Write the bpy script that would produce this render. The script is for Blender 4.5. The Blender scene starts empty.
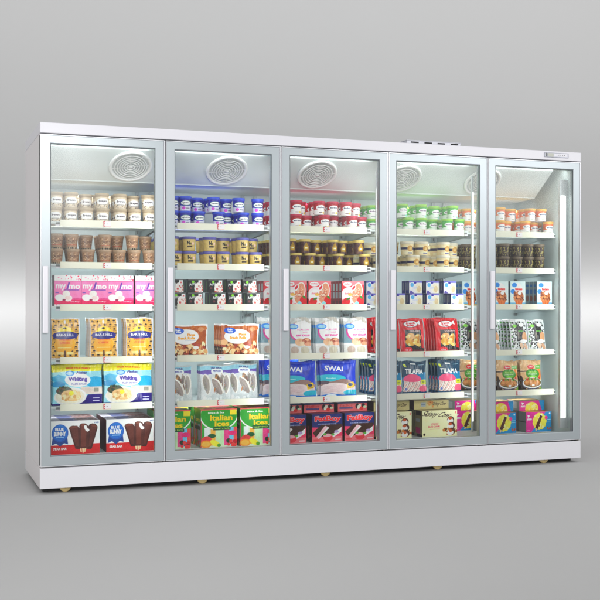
import bpy, math, random
import numpy as np
random.seed(7)
RNG = np.random.default_rng(11)
sc = bpy.context.scene
COL = sc.collection
PI = math.pi
MOD = 0.728            # one door module, metres
N_DOOR = 5
W, D, ZB, ZT = 3.64, 0.81, 0.05, 2.15
FLOOR = 0.02

# ------------------------------------------------------------------ materials
def lin(c):
    c = np.asarray(c, float) / 255.0
    return np.where(c <= 0.04045, c / 12.92, ((c + 0.055) / 1.055) ** 2.4)

def principled(name, rgb=None, rough=0.5, metal=0.0, spec=0.5, coat=0.0, emit=None, estr=0.0, noise=0.0, bump=0.0, scale=20.0, stretch=(1, 1, 1)):
    m = bpy.data.materials.new(name); m.use_nodes = True
    nt = m.node_tree; b = nt.nodes['Principled BSDF']
    b.inputs['Roughness'].default_value = rough
    b.inputs['Metallic'].default_value = metal
    b.inputs['Specular IOR Level'].default_value = spec
    b.inputs['Coat Weight'].default_value = coat
    if rgb is not None:
        l = lin(rgb); b.inputs['Base Color'].default_value = (*l, 1)
    if noise or bump:
        tc = nt.nodes.new('ShaderNodeTexCoord'); mp = nt.nodes.new('ShaderNodeMapping')
        mp.inputs['Scale'].default_value = stretch
        nz = nt.nodes.new('ShaderNodeTexNoise'); nz.inputs['Scale'].default_value = scale; nz.inputs['Detail'].default_value = 4
        nt.links.new(tc.outputs['Object'], mp.inputs['Vector']); nt.links.new(mp.outputs[0], nz.inputs['Vector'])
        if noise:
            mr = nt.nodes.new('ShaderNodeMapRange')
            mr.inputs['To Min'].default_value = rough - noise; mr.inputs['To Max'].default_value = rough + noise
            nt.links.new(nz.outputs['Fac'], mr.inputs['Value']); nt.links.new(mr.outputs[0], b.inputs['Roughness'])
            mx = nt.nodes.new('ShaderNodeMix'); mx.data_type = 'RGBA'
            mx.inputs['A'].default_value = (*(l * (1 - noise * .5)), 1); mx.inputs['B'].default_value = (*np.minimum(l * (1 + noise * .5), 1), 1)
            nt.links.new(nz.outputs['Fac'], mx.inputs['Factor']); nt.links.new(mx.outputs['Result'], b.inputs['Base Color'])
        if bump:
            bp = nt.nodes.new('ShaderNodeBump'); bp.inputs['Strength'].default_value = bump; bp.inputs['Distance'].default_value = 0.002
            nt.links.new(nz.outputs['Fac'], bp.inputs['Height']); nt.links.new(bp.outputs[0], b.inputs['Normal'])
    if emit is not None:
        b.inputs['Emission Color'].default_value = (*lin(emit), 1); b.inputs['Emission Strength'].default_value = estr
    return m

def printed(name, rough, spec=0.5, coat=0.0):
    m = principled(name, None, rough, 0, spec, coat)
    nt = m.node_tree; a = nt.nodes.new('ShaderNodeAttribute'); a.attribute_name = 'Col'
    nt.links.new(a.outputs['Color'], nt.nodes['Principled BSDF'].inputs['Base Color'])
    return m

M = dict(
    white=principled('white_coated_steel', (218, 217, 223), .32, noise=.03, scale=3),
    side=principled('side_coated_steel', (226, 220, 221), .30, noise=.04, scale=3, coat=.3),
    plinth=principled('plinth_steel', (224, 223, 228), .35, noise=.03, scale=3),
    liner=principled('white_liner', (222, 231, 231), .5, noise=.03, scale=4),
    wall=principled('back_liner', (205, 219, 220), .5, noise=.05, scale=6),
    alu=principled('satin_aluminium', (178, 186, 190), .36, metal=.45, noise=.04, scale=60, stretch=(.05, 1, .05)),
    alu_edge=principled('bright_aluminium_edge', (225, 226, 230), .3, metal=.3),
    handle=principled('handle_aluminium', (226, 224, 230), .35, metal=.1),
    gasket=principled('grey_gasket', (92, 98, 102), .6),
    gap=principled('rubber_and_gap_shade', (38, 38, 40), .6),  # rubber parts; also strips and filler standing in for shade in gaps
    dark=principled('dark_slot', (30, 32, 34), .7),
    upright=principled('steel_upright', (176, 188, 190), .4, metal=.3),
    slot=principled('upright_slot', (112, 116, 116), .6),
    rail=principled('cream_price_rail', (246, 246, 226), .4),
    roof=principled('galvanised_roof_unit', (188, 189, 196), .4, metal=.3, noise=.06, scale=12),
    tag=principled('tag_white', (250, 248, 250), .5), tagred=principled('tag_red', (214, 40, 52), .5),
    tagpink=principled('tag_pink', (244, 170, 176), .5),
    led=principled('led_diffuser', (250, 252, 248), .5, emit=(250, 255, 250), estr=.95),
    ledbase=principled('led_profile', (214, 222, 224), .4, metal=.3),
    grille=principled('fan_grille_plastic', (236, 238, 238), .45),
    grilledark=principled('fan_recess', (206, 211, 211), .6),
    caster=principled('caster_nylon', (226, 200, 140), .4),
    steel=principled('zinc_steel', (120, 118, 112), .4, metal=.8),
    lens=principled('controller_lens', (60, 66, 64), .2),
    ctrl=principled('controller_face', (172, 174, 184), .3, metal=.2),
    ctrl2=principled('controller_label', (176, 178, 166), .3),
    card=printed('printed_card', .42, .4), film=printed('printed_film', .26, .5, .15), plastic=printed('printed_plastic', .35, .5),
    back=principled('backdrop_grey', (183, 183, 183), .85, spec=.1, noise=.015, scale=2),
)
def glass_mat():
    m = bpy.data.materials.new('door_glass'); m.use_nodes = True; nt = m.node_tree; nt.nodes.clear()
    o = nt.nodes.new('ShaderNodeOutputMaterial'); mx = nt.nodes.new('ShaderNodeMixShader')
    t = nt.nodes.new('ShaderNodeBsdfTransparent'); t.inputs[0].default_value = (.985, .995, .99, 1)
    g = nt.nodes.new('ShaderNodeBsdfGlossy'); g.inputs['Roughness'].default_value = .2
    f = nt.nodes.new('ShaderNodeFresnel'); f.inputs[0].default_value = 1.58
    nt.links.new(f.outputs[0], mx.inputs[0]); nt.links.new(t.outputs[0], mx.inputs[1]); nt.links.new(g.outputs[0], mx.inputs[2])
    nt.links.new(mx.outputs[0], o.inputs[0]); return m
M['glass'] = glass_mat()

# ------------------------------------------------------------------ plain mesh builder
class MB:
    def __init__(s): s.v = []; s.f = []; s.m = []; s.mats = []; s.sm = []
    def mi(s, mat):
        if mat not in s.mats: s.mats.append(mat)
        return s.mats.index(mat)
    def add(s, verts, faces, mat, smooth=False):
        o = len(s.v); i = s.mi(mat)
        s.v += [tuple(p) for p in verts]
        for f in faces: s.f.append(tuple(k + o for k in f)); s.m.append(i); s.sm.append(smooth)
    def box(s, x0, x1, y0, y1, z0, z1, mat, bev=0.0):
        if not bev:
            v = [(x, y, z) for x in (x0, x1) for y in (y0, y1) for z in (z0, z1)]
            s.add(v, [(0, 1, 3, 2), (4, 6, 7, 5), (0, 4, 5, 1), (2, 3, 7, 6), (0, 2, 6, 4), (1, 5, 7, 3)], mat); return
        import bmesh
        bm = bmesh.new(); bmesh.ops.create_cube(bm, size=1)
        for p in bm.verts: p.co = ((x0 + x1) / 2 + p.co.x * (x1 - x0), (y0 + y1) / 2 + p.co.y * (y1 - y0), (z0 + z1) / 2 + p.co.z * (z1 - z0))
        bmesh.ops.bevel(bm, geom=bm.edges[:], offset=bev, segments=2, affect='EDGES', profile=.6)
        bm.verts.index_update()
        s.add([p.co[:] for p in bm.verts], [[p.index for p in f.verts] for f in bm.faces], mat, False); bm.free()
    def lathe(s, prof, mat, n=32, axis='z', c=(0, 0, 0)):
        vs = []
        for r, h in prof:
            for k in range(n):
                a = 2 * PI * k / n; p = (r * math.cos(a), r * math.sin(a), h)
                if axis == 'y': p = (p[0], p[2], p[1])
                if axis == 'x': p = (p[2], p[0], p[1])
                vs.append((p[0] + c[0], p[1] + c[1], p[2] + c[2]))
        fs = []
        for i in range(len(prof) - 1):
            for k in range(n):
                fs.append((i * n + k, i * n + (k + 1) % n, (i + 1) * n + (k + 1) % n, (i + 1) * n + k))
        s.add(vs, fs, mat, True)
    def torus(s, R, r, mat, z=0, n=48, k=8):
        prof = [(R + r * math.cos(2 * PI * j / k), z + r * math.sin(2 * PI * j / k)) for j in range(k + 1)]
        s.lathe(prof, mat, n)
    def build(s, name, parent=None, loc=(0, 0, 0), rot=(0, 0, 0)):
        me = bpy.data.meshes.new(name); me.from_pydata(s.v, [], s.f)
        for m in s.mats: me.materials.append(m)
        me.polygons.foreach_set('material_index', s.m); me.polygons.foreach_set('use_smooth', s.sm)
        me.update()
        return link(name, me, parent, loc, rot)

def link(name, me, parent=None, loc=(0, 0, 0), rot=(0, 0, 0)):
    o = bpy.data.objects.new(name, me); COL.objects.link(o)
    o.parent = parent; o.location = loc; o.rotation_euler = rot
    return o
def tag(o, label=None, cat=None, group=None, kind=None):
    for k, v in (('label', label), ('category', cat), ('group', group), ('kind', kind)):
        if v: o[k] = v
    return o

# ------------------------------------------------------------------ printed artwork: a small raster of paint colours
RES = 0.0017; SS = 3
_tc = {}
def text_tris(s, bold=0.0):
    if (s, bold) in _tc: return _tc[(s, bold)]
    c = bpy.data.curves.new('t', 'FONT'); c.body = s; c.size = 1; c.offset = bold; c.resolution_u = 3
    o = bpy.data.objects.new('t', c); COL.objects.link(o)
    bpy.context.view_layer.update()
    me = bpy.data.meshes.new_from_object(o.evaluated_get(bpy.context.evaluated_depsgraph_get()))
    me.calc_loop_triangles()
    v = np.array([p.co[:2] for p in me.vertices]); t = np.array([l.vertices[:] for l in me.loop_triangles])
    T = v[t]; mn = v.min(0); mx = v.max(0); T = (T - mn) / (mx - mn)
    bpy.data.objects.remove(o); bpy.data.curves.remove(c); bpy.data.meshes.remove(me)
    _tc[(s, bold)] = T; return T

class Art:
    def __init__(s, w, h, bg):
        s.w, s.h = w, h
        s.nx = max(4, int(w / RES)); s.ny = max(4, int(h / RES))
        s.a = np.empty((s.ny * SS, s.nx * SS, 3)); s.a[:] = bg
        yy, xx = np.mgrid[0:s.ny * SS, 0:s.nx * SS]
        s.U = (xx + .5) / (s.nx * SS); s.V = (yy + .5) / (s.ny * SS)
    def rect(s, u0, v0, u1, v1, c): s.a[(s.U >= u0) & (s.U < u1) & (s.V >= v0) & (s.V < v1)] = c; return s
    def m_ell(s, cu, cv, ru, rv, rot=0):
        X = (s.U - cu) * s.w; Y = (s.V - cv) * s.h; c, n = math.cos(rot), math.sin(rot)
        return ((X * c + Y * n) / (ru * s.w)) ** 2 + ((-X * n + Y * c) / (rv * s.h)) ** 2 < 1
    def ell(s, cu, cv, ru, rv, c, rot=0): s.a[s.m_ell(cu, cv, ru, rv, rot)] = c; return s
    def dots(s, n, box, r, cols, sq=1.0, rot=True):
        u0, v0, u1, v1 = box
        for _ in range(n):
            u = u0 + random.random() * (u1 - u0); v = v0 + random.random() * (v1 - v0); k = r * random.uniform(.6, 1.3)
            s.ell(u, v, k / s.w, k * sq / s.h, random.choice(cols), random.uniform(0, PI) if rot else 0)
        return s
    def poly(s, pts, c):
        ins = np.zeros(s.U.shape, bool); n = len(pts)
        for i in range(n):
            (x0, y0), (x1, y1) = pts[i], pts[(i + 1) % n]
            if y0 == y1: continue
            k = ((y0 > s.V) != (y1 > s.V)) & (s.U < (x1 - x0) * (s.V - y0) / (y1 - y0) + x0)
            ins ^= k
        s.a[ins] = c; return s
    def text(s, t, cu, cv, wu, hv, c, out=None, ow=2, shear=0, rot=0, bold=.02, arc=0):
        T = text_tris(t, bold).copy() - .5
        X = (T[..., 0] + T[..., 1] * shear) * wu * s.w; Y = T[..., 1] * hv * s.h + arc * (0.25 - T[..., 0] ** 2) * s.h
        c_, n_ = math.cos(rot), math.sin(rot)
        P = np.stack([((X * c_ - Y * n_) / s.w + cu) * s.nx * SS - .5, ((X * n_ + Y * c_) / s.h + cv) * s.ny * SS - .5], -1)
        m = np.zeros(s.U.shape, bool); H, Wd = m.shape
        for tri in P:
            x0, y0 = np.floor(tri.min(0)).astype(int); x1, y1 = np.ceil(tri.max(0)).astype(int) + 1
            x0, y0 = max(x0, 0), max(y0, 0); x1, y1 = min(x1, Wd), min(y1, H)
            if x1 <= x0 or y1 <= y0: continue
            gy, gx = np.mgrid[y0:y1, x0:x1]
            d = []
            for i in range(3):
                a, b = tri[i], tri[(i + 1) % 3]
                d.append((b[0] - a[0]) * (gy - a[1]) - (b[1] - a[1]) * (gx - a[0]))
            k = ((d[0] >= 0) & (d[1] >= 0) & (d[2] >= 0)) | ((d[0] <= 0) & (d[1] <= 0) & (d[2] <= 0))
            m[y0:y1, x0:x1] |= k
        if out is not None:
            mm = m.copy()
            for _ in range(ow):
                q = mm.copy(); q[1:] |= mm[:-1]; q[:-1] |= mm[1:]; q[:, 1:] |= mm[:, :-1]; q[:, :-1] |= mm[:, 1:]; mm = q
            s.a[mm] = out
        s.a[m] = c; return s
    def tone(s, amp=8, cells=9):
        g = RNG.normal(0, amp, (cells, cells))
        iu = s.U * (cells - 1); iv = s.V * (cells - 1); a = iu.astype(int).clip(0, cells - 2); b = iv.astype(int).clip(0, cells - 2)
        fu = iu - a; fv = iv - b
        n = g[b, a] * (1 - fu) * (1 - fv) + g[b, a + 1] * fu * (1 - fv) + g[b + 1, a] * (1 - fu) * fv + g[b + 1, a + 1] * fu * fv
        k = RNG.normal(0, amp * .8, (s.ny * SS // 5 + 1, s.nx * SS // 5 + 1)).repeat(5, 0).repeat(5, 1)[:s.ny * SS, :s.nx * SS]
        con = (s.a - 126) * 1.12 + 134          # ink contrast
        s.a = (con + (n + k)[..., None]).clip(0, 255); return s
    def cols(s):
        return lin(s.a.reshape(s.ny, SS, s.nx, SS, 3).mean((1, 3)))     # (ny, nx, 3), row 0 = bottom

class PM:
    """mesh whose paint colours live in the attribute Col"""
    def __init__(s): s.v = []; s.c = []; s.f = []; s.n = 0; s.sm = []
    def grid(s, P, C, smooth=False, flip=False):
        ny, nx = P.shape[:2]
        idx = np.arange(ny * nx).reshape(ny, nx) + s.n
        q = np.stack([idx[:-1, :-1], idx[:-1, 1:], idx[1:, 1:], idx[1:, :-1]], -1).reshape(-1, 4)
        if flip: q = q[:, ::-1]
        s.v.append(P.reshape(-1, 3)); s.c.append(np.broadcast_to(C, (ny, nx, 3)).reshape(-1, 3)); s.f.append(q); s.n += ny * nx
        s.sm += [smooth] * len(q)
    def face(s, o, du, dv, C):
        o, du, dv = map(np.array, (o, du, dv))
        if isinstance(C, Art):
            c = C.cols(); ny, nx = c.shape[:2]
        else: c = lin(C); ny = nx = 2
        u = np.linspace(0, 1, nx)[None, :, None]; v = np.linspace(0, 1, ny)[:, None, None]
        s.grid(o + u * du + v * dv, c)
    def mesh(s, name, mat):
        me = bpy.data.meshes.new(name); v = np.concatenate(s.v); f = np.concatenate(s.f); c = np.concatenate(s.c)
        me.vertices.add(len(v)); me.vertices.foreach_set('co', v.ravel())
        me.loops.add(f.size); me.loops.foreach_set('vertex_index', f.ravel().astype(np.int32))
        me.polygons.add(len(f)); me.polygons.foreach_set('loop_start', np.arange(0, f.size, 4, dtype=np.int32))
        me.polygons.foreach_set('use_smooth', s.sm)
        me.update(calc_edges=True); me.validate()
        at = me.color_attributes.new('Col', 'FLOAT_COLOR', 'POINT')
        at.data.foreach_set('color', np.concatenate([c, np.ones((len(c), 1))], 1).ravel())
        me.materials.append(mat); return me

def box_mesh(name, front, d, left=(120, 120, 120), top=None, rest=None, mat='card'):
    w, h = front.w, front.h; top = top if top is not None else left; rest = rest or (left if not isinstance(left, Art) else (150, 150, 150))
    p = PM(); x0, x1 = -w / 2, w / 2
    p.face((x0, 0, 0), (w, 0, 0), (0, 0, h), front)
    p.face((x0, d, 0), (0, -d, 0), (0, 0, h), left)
    p.face((x1, 0, 0), (0, d, 0), (0, 0, h), rest)
    p.face((x1, d, 0), (-w, 0, 0), (0, 0, h), rest)
    p.face((x0, 0, h), (w, 0, 0), (0, d, 0), top)
    p.face((x0, d, 0), (w, 0, 0), (0, -d, 0), rest)
    me = p.mesh(name, M[mat]); me['size'] = (w, h, d); return me

def bag_mesh(name, front, t, back=(150, 150, 150), seed=1, wob=.004, gusset=.0, power=.5):
    w, h = front.w, front.h; r = np.random.default_rng(seed)
    c = front.cols(); ny, nx = c.shape[:2]
    u = np.linspace(0, 1, nx)[None, :] * np.ones((ny, 1)); v = np.linspace(0, 1, ny)[:, None] * np.ones((1, nx))
    e = np.clip((v - .0) / .93, 0, 1)
    bul = (np.sin(PI * u).clip(0) ** power) * (np.sin(PI * e ** .8).clip(0) ** .55)
    wr = sum(r.uniform(.3, 1) * np.sin(2 * PI * (r.uniform(-5, 5) * u + r.uniform(-4, 4) * v) + r.uniform(0, 6)) for _ in range(7)) / 7
    wr2 = sum(np.sin(2 * PI * (r.uniform(6, 14) * u) + r.uniform(0, 6)) for _ in range(4)) / 4 * (np.abs(v - .5) * 2) ** 4
    X = (u - .5) * w * (1 - .02 * np.sin(PI * v)) + wob * .5 * np.sin(7 * v + seed)
    Z = v * h + wob * np.sin(PI * 2.3 * u + seed) * v ** 6
    T = t * bul
    Yf = -T - .004 * wr * bul ** .5 - .0035 * wr2
    Yb = T * .8 + .003 * wr * bul ** .5 - .0035 * wr2 + .0015
    p = PM(); p.grid(np.stack([X, Yf, Z], -1), c, True)
    cb = c * .0 + lin(back) if back is not None else c
    st = max(1, nx // 40)
    p.grid(np.stack([X, Yb, Z], -1)[::st, ::st], (c * 0 + lin(back))[::st, ::st], True, True)
    # closing rim
    for sl in ((slice(None), 0), (slice(None), -1), (0, slice(None)), (-1, slice(None))):
        a = np.stack([X, Yf, Z], -1)[sl]; b = np.stack([X, Yb, Z], -1)[sl]
        p.grid(np.stack([a, b], 0), np.stack([c[sl], c[sl]], 0), True)
    me = p.mesh(name, M['film']); me['size'] = (w, h, t); return me

def tub_meshes(name, wrap, dia, h, lid, taper=.88, lid_h=.013, bottom=(230, 225, 215)):
    """wrap art goes round the front half and again round the back half"""
    c = wrap.cols(); ny, nx = c.shape[:2]; p = PM(); hb = h - lid_h
    for a0 in (PI, 2 * PI):
        ang = a0 + np.linspace(0, PI, nx)[None, :] * np.ones((ny, 1)); v = np.linspace(0, 1, ny)[:, None] * np.ones((1, nx))
        R = dia / 2 * (taper + (1 - taper) * v) - .0025
        p.grid(np.stack([R * np.cos(ang), R * np.sin(ang), v * hb], -1), c, True)
    R = dia / 2 * taper - .0025; a = np.linspace(0, 2 * PI, 33)
    p.grid(np.stack([np.stack([R * k * np.cos(a), R * k * np.sin(a), a * 0 + .002 * k], -1) for k in (1, .0)], 0), lin(bottom), False, True)
    body = p.mesh(name, M['plastic'])
    q = PM(); r = dia / 2
    prof = [(r - .003, hb - .004), (r, hb - .003), (r + .0005, h - .002), (r - .001, h), (r - .004, h), (r - .005, h - .002), (0.0001, h - .002)]
    q.grid(np.stack([np.stack([k * np.cos(a), k * np.sin(a), a * 0 + z], -1) for k, z in prof], 0), lin(lid), True)
    return body, q.mesh(name + '_lid', M['plastic'])
P_STRIP, P_TOP, P_KEY, P_LEFT, P_R, P_U, P_TUBE, P_CAN, P_SHELF, P_WORLD = 45, 86, 100, 17, 40, 20, 1.3, .45, .85, .64
P_LOW = 85

# ------------------------------------------------------------------ artwork of each product
def food(a, box, n, r, cols, sq=.6): return a.dots(n, box, r, cols, sq)
WHITE = (248, 248, 248)
DESIGN = {}
# ---- tubs (wrap shows on the front half)
def tub_art(bg, dia=.085, h=.075): return Art(PI * dia / 2, h, bg)
a = tub_art((208, 194, 170)); a.rect(0, .86, 1, 1, (176, 156, 128)).ell(.5, .5, .36, .27, (246, 243, 236)).dots(70, (0, 0, 1, .45), .003, [(120, 105, 92), (160, 145, 128), (205, 195, 180)])
a.ell(.5, .52, .36, .24, (250, 249, 246)).text('Breyers', .5, .53, .42, .2, (60, 52, 60), bold=.03).rect(.3, .26, .7, .31, (150, 140, 130)); a.poly([(0, .2), (.2, .5), (.12, .55), (0, .3)], (96, 80, 70)).tone(6)
DESIGN['cream'] = (a, .085, .09, (190, 172, 144))
a = tub_art((160, 128, 100)); a.dots(60, (.1, .35, .9, .8), .0035, [(128, 92, 64), (150, 112, 80), (205, 174, 140)]).rect(0, .0, 1, .13, (225, 205, 170))
for k in range(9): a.ell(.06 + k * .11, .07, .045, .075, (34, 28, 26))
a.text('TALENTI', .5, .58, .5, .16, (92, 60, 44), bold=.03).rect(.2, .3, .8, .34, (176, 70, 40)).tone(7)
DESIGN['brown'] = (a, .083, .09, (178, 150, 122))
a = tub_art((42, 44, 158)); a.rect(0, 0, 1, .42, (206, 206, 222)).poly([(0, .42), (1, .42), (1, .52), (.6, .38), (.3, .38), (0, .5)], (60, 60, 176)).ell(.5, .62, .34, .2, (46, 120, 84)).ell(.5, .62, .31, .17, (246, 250, 246))
a.text('Light&Free', .5, .62, .46, .13, (40, 60, 70), bold=.03).ell(.36, .22, .1, .12, (196, 60, 190)).rect(.5, .17, .72, .24, (120, 120, 140)).tone(6)
DESIGN['blue'] = (a, .08, .09, (58, 88, 214))
a = tub_art((206, 182, 112)); a.rect(0, .0, 1, .06, (176, 150, 80)).text('N', .42, .66, .13, .3, (30, 26, 26), bold=.06).text('ick', .52, .6, .12, .18, (40, 32, 30), bold=.03).ell(.66, .6, .06, .12, (236, 200, 190)).rect(.36, .3, .62, .44, (70, 56, 44)).tone(7)
DESIGN['gold'] = (a, .088, .09, (104, 104, 184))
a = tub_art((176, 28, 44)); a.rect(0, 0, 1, .36, (240, 234, 230)).ell(.5, .36, .5, .1, (240, 234, 230)).ell(.5, .6, .32, .2, (252, 250, 250)).text('Blue Bunny', .5, .6, .46, .13, (50, 60, 90), bold=.04)
a.rect(.36, .15, .56, .22, (120, 90, 90)).ell(.66, .18, .07, .09, (238, 206, 60)).tone(6)
DESIGN['red'] = (a, .08, .09, (208, 56, 88))
a = tub_art((82, 52, 56)); a.dots(90, (0, 0, 1, 1), .003, [(104, 74, 60), (66, 40, 46), (112, 82, 50)]).poly([(.5, .92), (.68, .5), (.66, .2), (.34, .2), (.32, .5)], (160, 124, 20)).ell(.5, .42, .13, .2, (186, 148, 30)).text('888', .5, .42, .16, .14, (244, 236, 200), bold=.06).tone(6)
DESIGN['choc'] = (a, .078, .09, (232, 208, 118))
a = tub_art((64, 164, 66)); a.rect(0, 0, 1, .34, (226, 240, 226)).ell(.5, .34, .5, .1, (226, 240, 226)).ell(.5, .62, .32, .19, (252, 252, 252)).text('Blue Bunny', .5, .62, .46, .13, (90, 60, 100), bold=.04).rect(.36, .15, .6, .21, (140, 150, 150)).ell(.68, .16, .07, .08, (110, 220, 190)).tone(6)
DESIGN['green'] = (a, .08, .09, (152, 214, 78))
a = tub_art((232, 214, 170), .098); a.rect(0, .46, 1, .66, (26, 30, 84)).rect(.2, .08, .8, .3, (240, 226, 190)).ell(.56, .56, .16, .26, (206, 158, 80)).text('XX', .56, .56, .14, .2, (240, 214, 150), bold=.04).rect(.42, .12, .7, .22, (110, 108, 150)).tone(6)
DESIGN['vanilla'] = (a, .096, .09, (244, 238, 216))
a = tub_art((226, 120, 72)); a.rect(0, 0, 1, .36, (250, 244, 240)).ell(.5, .36, .5, .1, (250, 244, 240)).ell(.5, .62, .32, .19, (252, 252, 252)).text('Blue Bunny', .5, .62, .46, .13, (60, 80, 120), bold=.04).rect(.4, .15, .62, .22, (170, 180, 160)).tone(6)
DESIGN['orange'] = (a, .076, .09, (248, 190, 92))
a = tub_art((58, 44, 40)); a.dots(130, (0, 0, 1, 1), .003, [(96, 84, 56), (84, 46, 52), (120, 110, 72), (50, 38, 38)])
for k in range(4): a.text('Y', .15 + .24 * k, .66, .12, .36, (196, 186, 104), bold=.01, rot=.2)
a.dots(24, (0, .1, 1, .5), .004, [(150, 142, 84)]).tone(6)
DESIGN['dark'] = (a, .077, .09, (128, 112, 92))
TUB = {}
for k, (art, dia, h, lid) in DESIGN.items():
    TUB[k] = (tub_meshes('ice_cream_tub', art, dia, h, lid, .9 if k != 'brown' else .82), dia, h)

BOX = {}
# ---- pink mochi box
a = Art(.158, .185, (240, 130, 186)); a.rect(0, .8, 1, 1, (246, 244, 246)).rect(0, .795, 1, .815, (224, 90, 150)).rect(0, .0, 1, .06, (246, 240, 244)).rect(0, .06, 1, .2, (222, 24, 96))
a.dots(16, (0, .84, 1, 1), .004, [(230, 30, 90), (244, 150, 180)]).dots(8, (0, 0, 1, .05), .004, [(230, 40, 100)])
a.rect(0, .2, 1, .26, (226, 80, 150)).text('my', .24, .6, .38, .2, WHITE, bold=.035).text('mo', .74, .62, .42, .14, WHITE, bold=.035).poly([(.44, .54), (.5, .54), (.58, .76), (.52, .76)], (110, 60, 170))
a.rect(.36, .5, .92, .53, (130, 70, 170)).rect(.04, .42, .16, .45, (120, 80, 180)).ell(.44, .4, .14, .1, (238, 228, 224)).ell(.2, .27, .17, .11, (250, 246, 244)).ell(.5, .25, .16, .1, (240, 230, 226)).ell(.5, .26, .11, .06, (232, 208, 206)).ell(.36, .2, .06, .03, (150, 40, 80))
a.text('Sweet Mango', .76, .14, .34, .05, WHITE, bold=.01).tone(5)
BOX['mochi'] = box_mesh('mochi_box', a, .05, (120, 18, 60), (226, 120, 176))
# ---- big box with a ribbon and three chocolate bars
a = Art(.295, .2, (232, 240, 246)); a.rect(0, 0, 1, .28, (206, 30, 34)).poly([(.32, .28), (1, .3), (1, 0), (.32, 0)], (206, 30, 34))
a.poly([(.06, .55), (.34, .55), (.36, .3), (.28, .34), (.2, .24), (.12, .34), (.03, .28)], (24, 72, 150)).ell(.2, .64, .165, .26, (30, 96, 190)).ell(.2, .65, .145, .225, (34, 122, 208)).ell(.2, .64, .13, .2, (28, 108, 200))
a.text('BLUE', .19, .75, .17, .09, WHITE, bold=.05).text('BUNNY', .2, .62, .24, .13, WHITE, bold=.06).rect(.12, .5, .28, .53, (140, 190, 235)).text('STAR BAR', .2, .17, .27, .07, WHITE, bold=.05)
def Q(*p): return [((x - 50) / 505, 1 - (y - 160) / 320) for x, y in p]
a.poly(Q((240, 232), (250, 216), (275, 208), (325, 210), (345, 235), (362, 428), (345, 434), (306, 430)), (78, 34, 28)).poly(Q((254, 226), (322, 220), (332, 240), (338, 410), (312, 404)), (100, 48, 38)).poly(Q((246, 224), (262, 214), (325, 213), (338, 226), (300, 230), (256, 236)), (122, 64, 50))
a.poly(Q((436, 222), (450, 200), (478, 194), (512, 200), (532, 224), (530, 245), (474, 430), (460, 438), (414, 434)), (76, 32, 27)).poly(Q((462, 214), (506, 212), (520, 236), (462, 416), (440, 414)), (96, 44, 35)).poly(Q((458, 206), (500, 202), (524, 222), (520, 234), (480, 222)), (120, 62, 48))
a.poly(Q((344, 218), (352, 200), (372, 190), (404, 192), (430, 206), (444, 230), (438, 420), (424, 428), (352, 428)), (84, 38, 30)).poly(Q((362, 206), (400, 204), (418, 224), (412, 414), (362, 414)), (112, 54, 42)).poly(Q((356, 204), (374, 193), (402, 195), (398, 212), (366, 216)), (130, 70, 54))
a.poly(Q((392, 214), (404, 206), (420, 214), (428, 236), (446, 246), (448, 262), (430, 272), (410, 262), (398, 240)), (246, 244, 236)).poly(Q((352, 428), (368, 428), (372, 466), (358, 462)), (232, 206, 160)).poly(Q((374, 428), (392, 428), (392, 470), (378, 470)), (240, 214, 170)).poly(Q((398, 428), (416, 428), (408, 462), (396, 464)), (228, 200, 152)).text('6 BARS', .93, .92, .09, .05, (60, 90, 150)).tone(5)
tp = Art(.295, .12, (196, 190, 200)); tp.rect(.22, 0, .55, 1, (90, 96, 150)).rect(.55, 0, .95, 1, (120, 70, 66)).rect(0, .4, 1, .5, (190, 190, 200)).dots(50, (.5, 0, 1, 1), .006, [(90, 50, 46), (170, 120, 110), (210, 200, 200)])
BOX['ribbon'] = box_mesh('ice_cream_bar_box', a, .12, (90, 42, 46), tp)
# ---- small black pizza box
a = Art(.094, .083, (38, 40, 42)); a.rect(0, .9, 1, 1, (96, 100, 100)).ell(.72, .32, .3, .42, (236, 226, 222)).dots(26, (.5, .05, .98, .6), .006, [(206, 90, 86), (240, 220, 214), (190, 120, 110), (250, 244, 240)]).rect(.7, .6, .95, .9, (240, 240, 238)).rect(.78, .68, .88, .8, (206, 90, 90))
a.ell(.34, .78, .09, .1, (126, 206, 50)).text('Amy', .3, .6, .44, .28, (228, 234, 232), rot=.22, bold=.02).ell(.2, .34, .08, .09, (110, 60, 66)).tone(4)
sd = Art(.06, .083, (34, 36, 36)); sd.rect(.3, .05, .6, .9, (50, 84, 40)).ell(.45, .5, .12, .3, (80, 124, 58))
BOX['black'] = box_mesh('frozen_meal_box', a, .075, sd, (84, 88, 88))
# ---- fruit ice box
a = Art(.236, .24, (60, 166, 56)); a.rect(0, 0, 1, .52, (206, 224, 196))
for x0, x1, c in ((0, .1, (60, 160, 60)), (.1, .24, (224, 234, 236)), (.27, .4, (240, 176, 70)), (.42, .62, (190, 226, 180)), (.64, .78, (228, 70, 140)), (.78, .9, (110, 196, 232)), (.9, 1, (222, 80, 76))): a.rect(x0, .05, x1, .52, c)
a.rect(0, 0, .02, 1, (196, 40, 90)); a.ell(.5, .82, .52, .38, (244, 246, 240)).ell(.5, .85, .5, .38, (44, 158, 48)).rect(0, .97, 1, 1, (230, 90, 90))
a.text('Mike & Ike', .42, .9, .44, .05, (230, 236, 226), rot=.02, bold=.03).text('Italian', .56, .77, .62, .15, (248, 200, 20), (30, 110, 30), 1, bold=.04).text('Ices', .58, .61, .4, .13, (248, 200, 20), (30, 110, 30), 1, bold=.04).rect(.8, .84, .98, .97, (236, 214, 40))
a.rect(.34, .44, .82, .53, (24, 88, 54)).text('VARIETY PACK', .58, .485, .42, .04, (180, 220, 90), bold=.02).ell(.3, .3, .11, .055, (24, 96, 54)).ell(.86, .36, .12, .06, (226, 40, 120))
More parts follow.
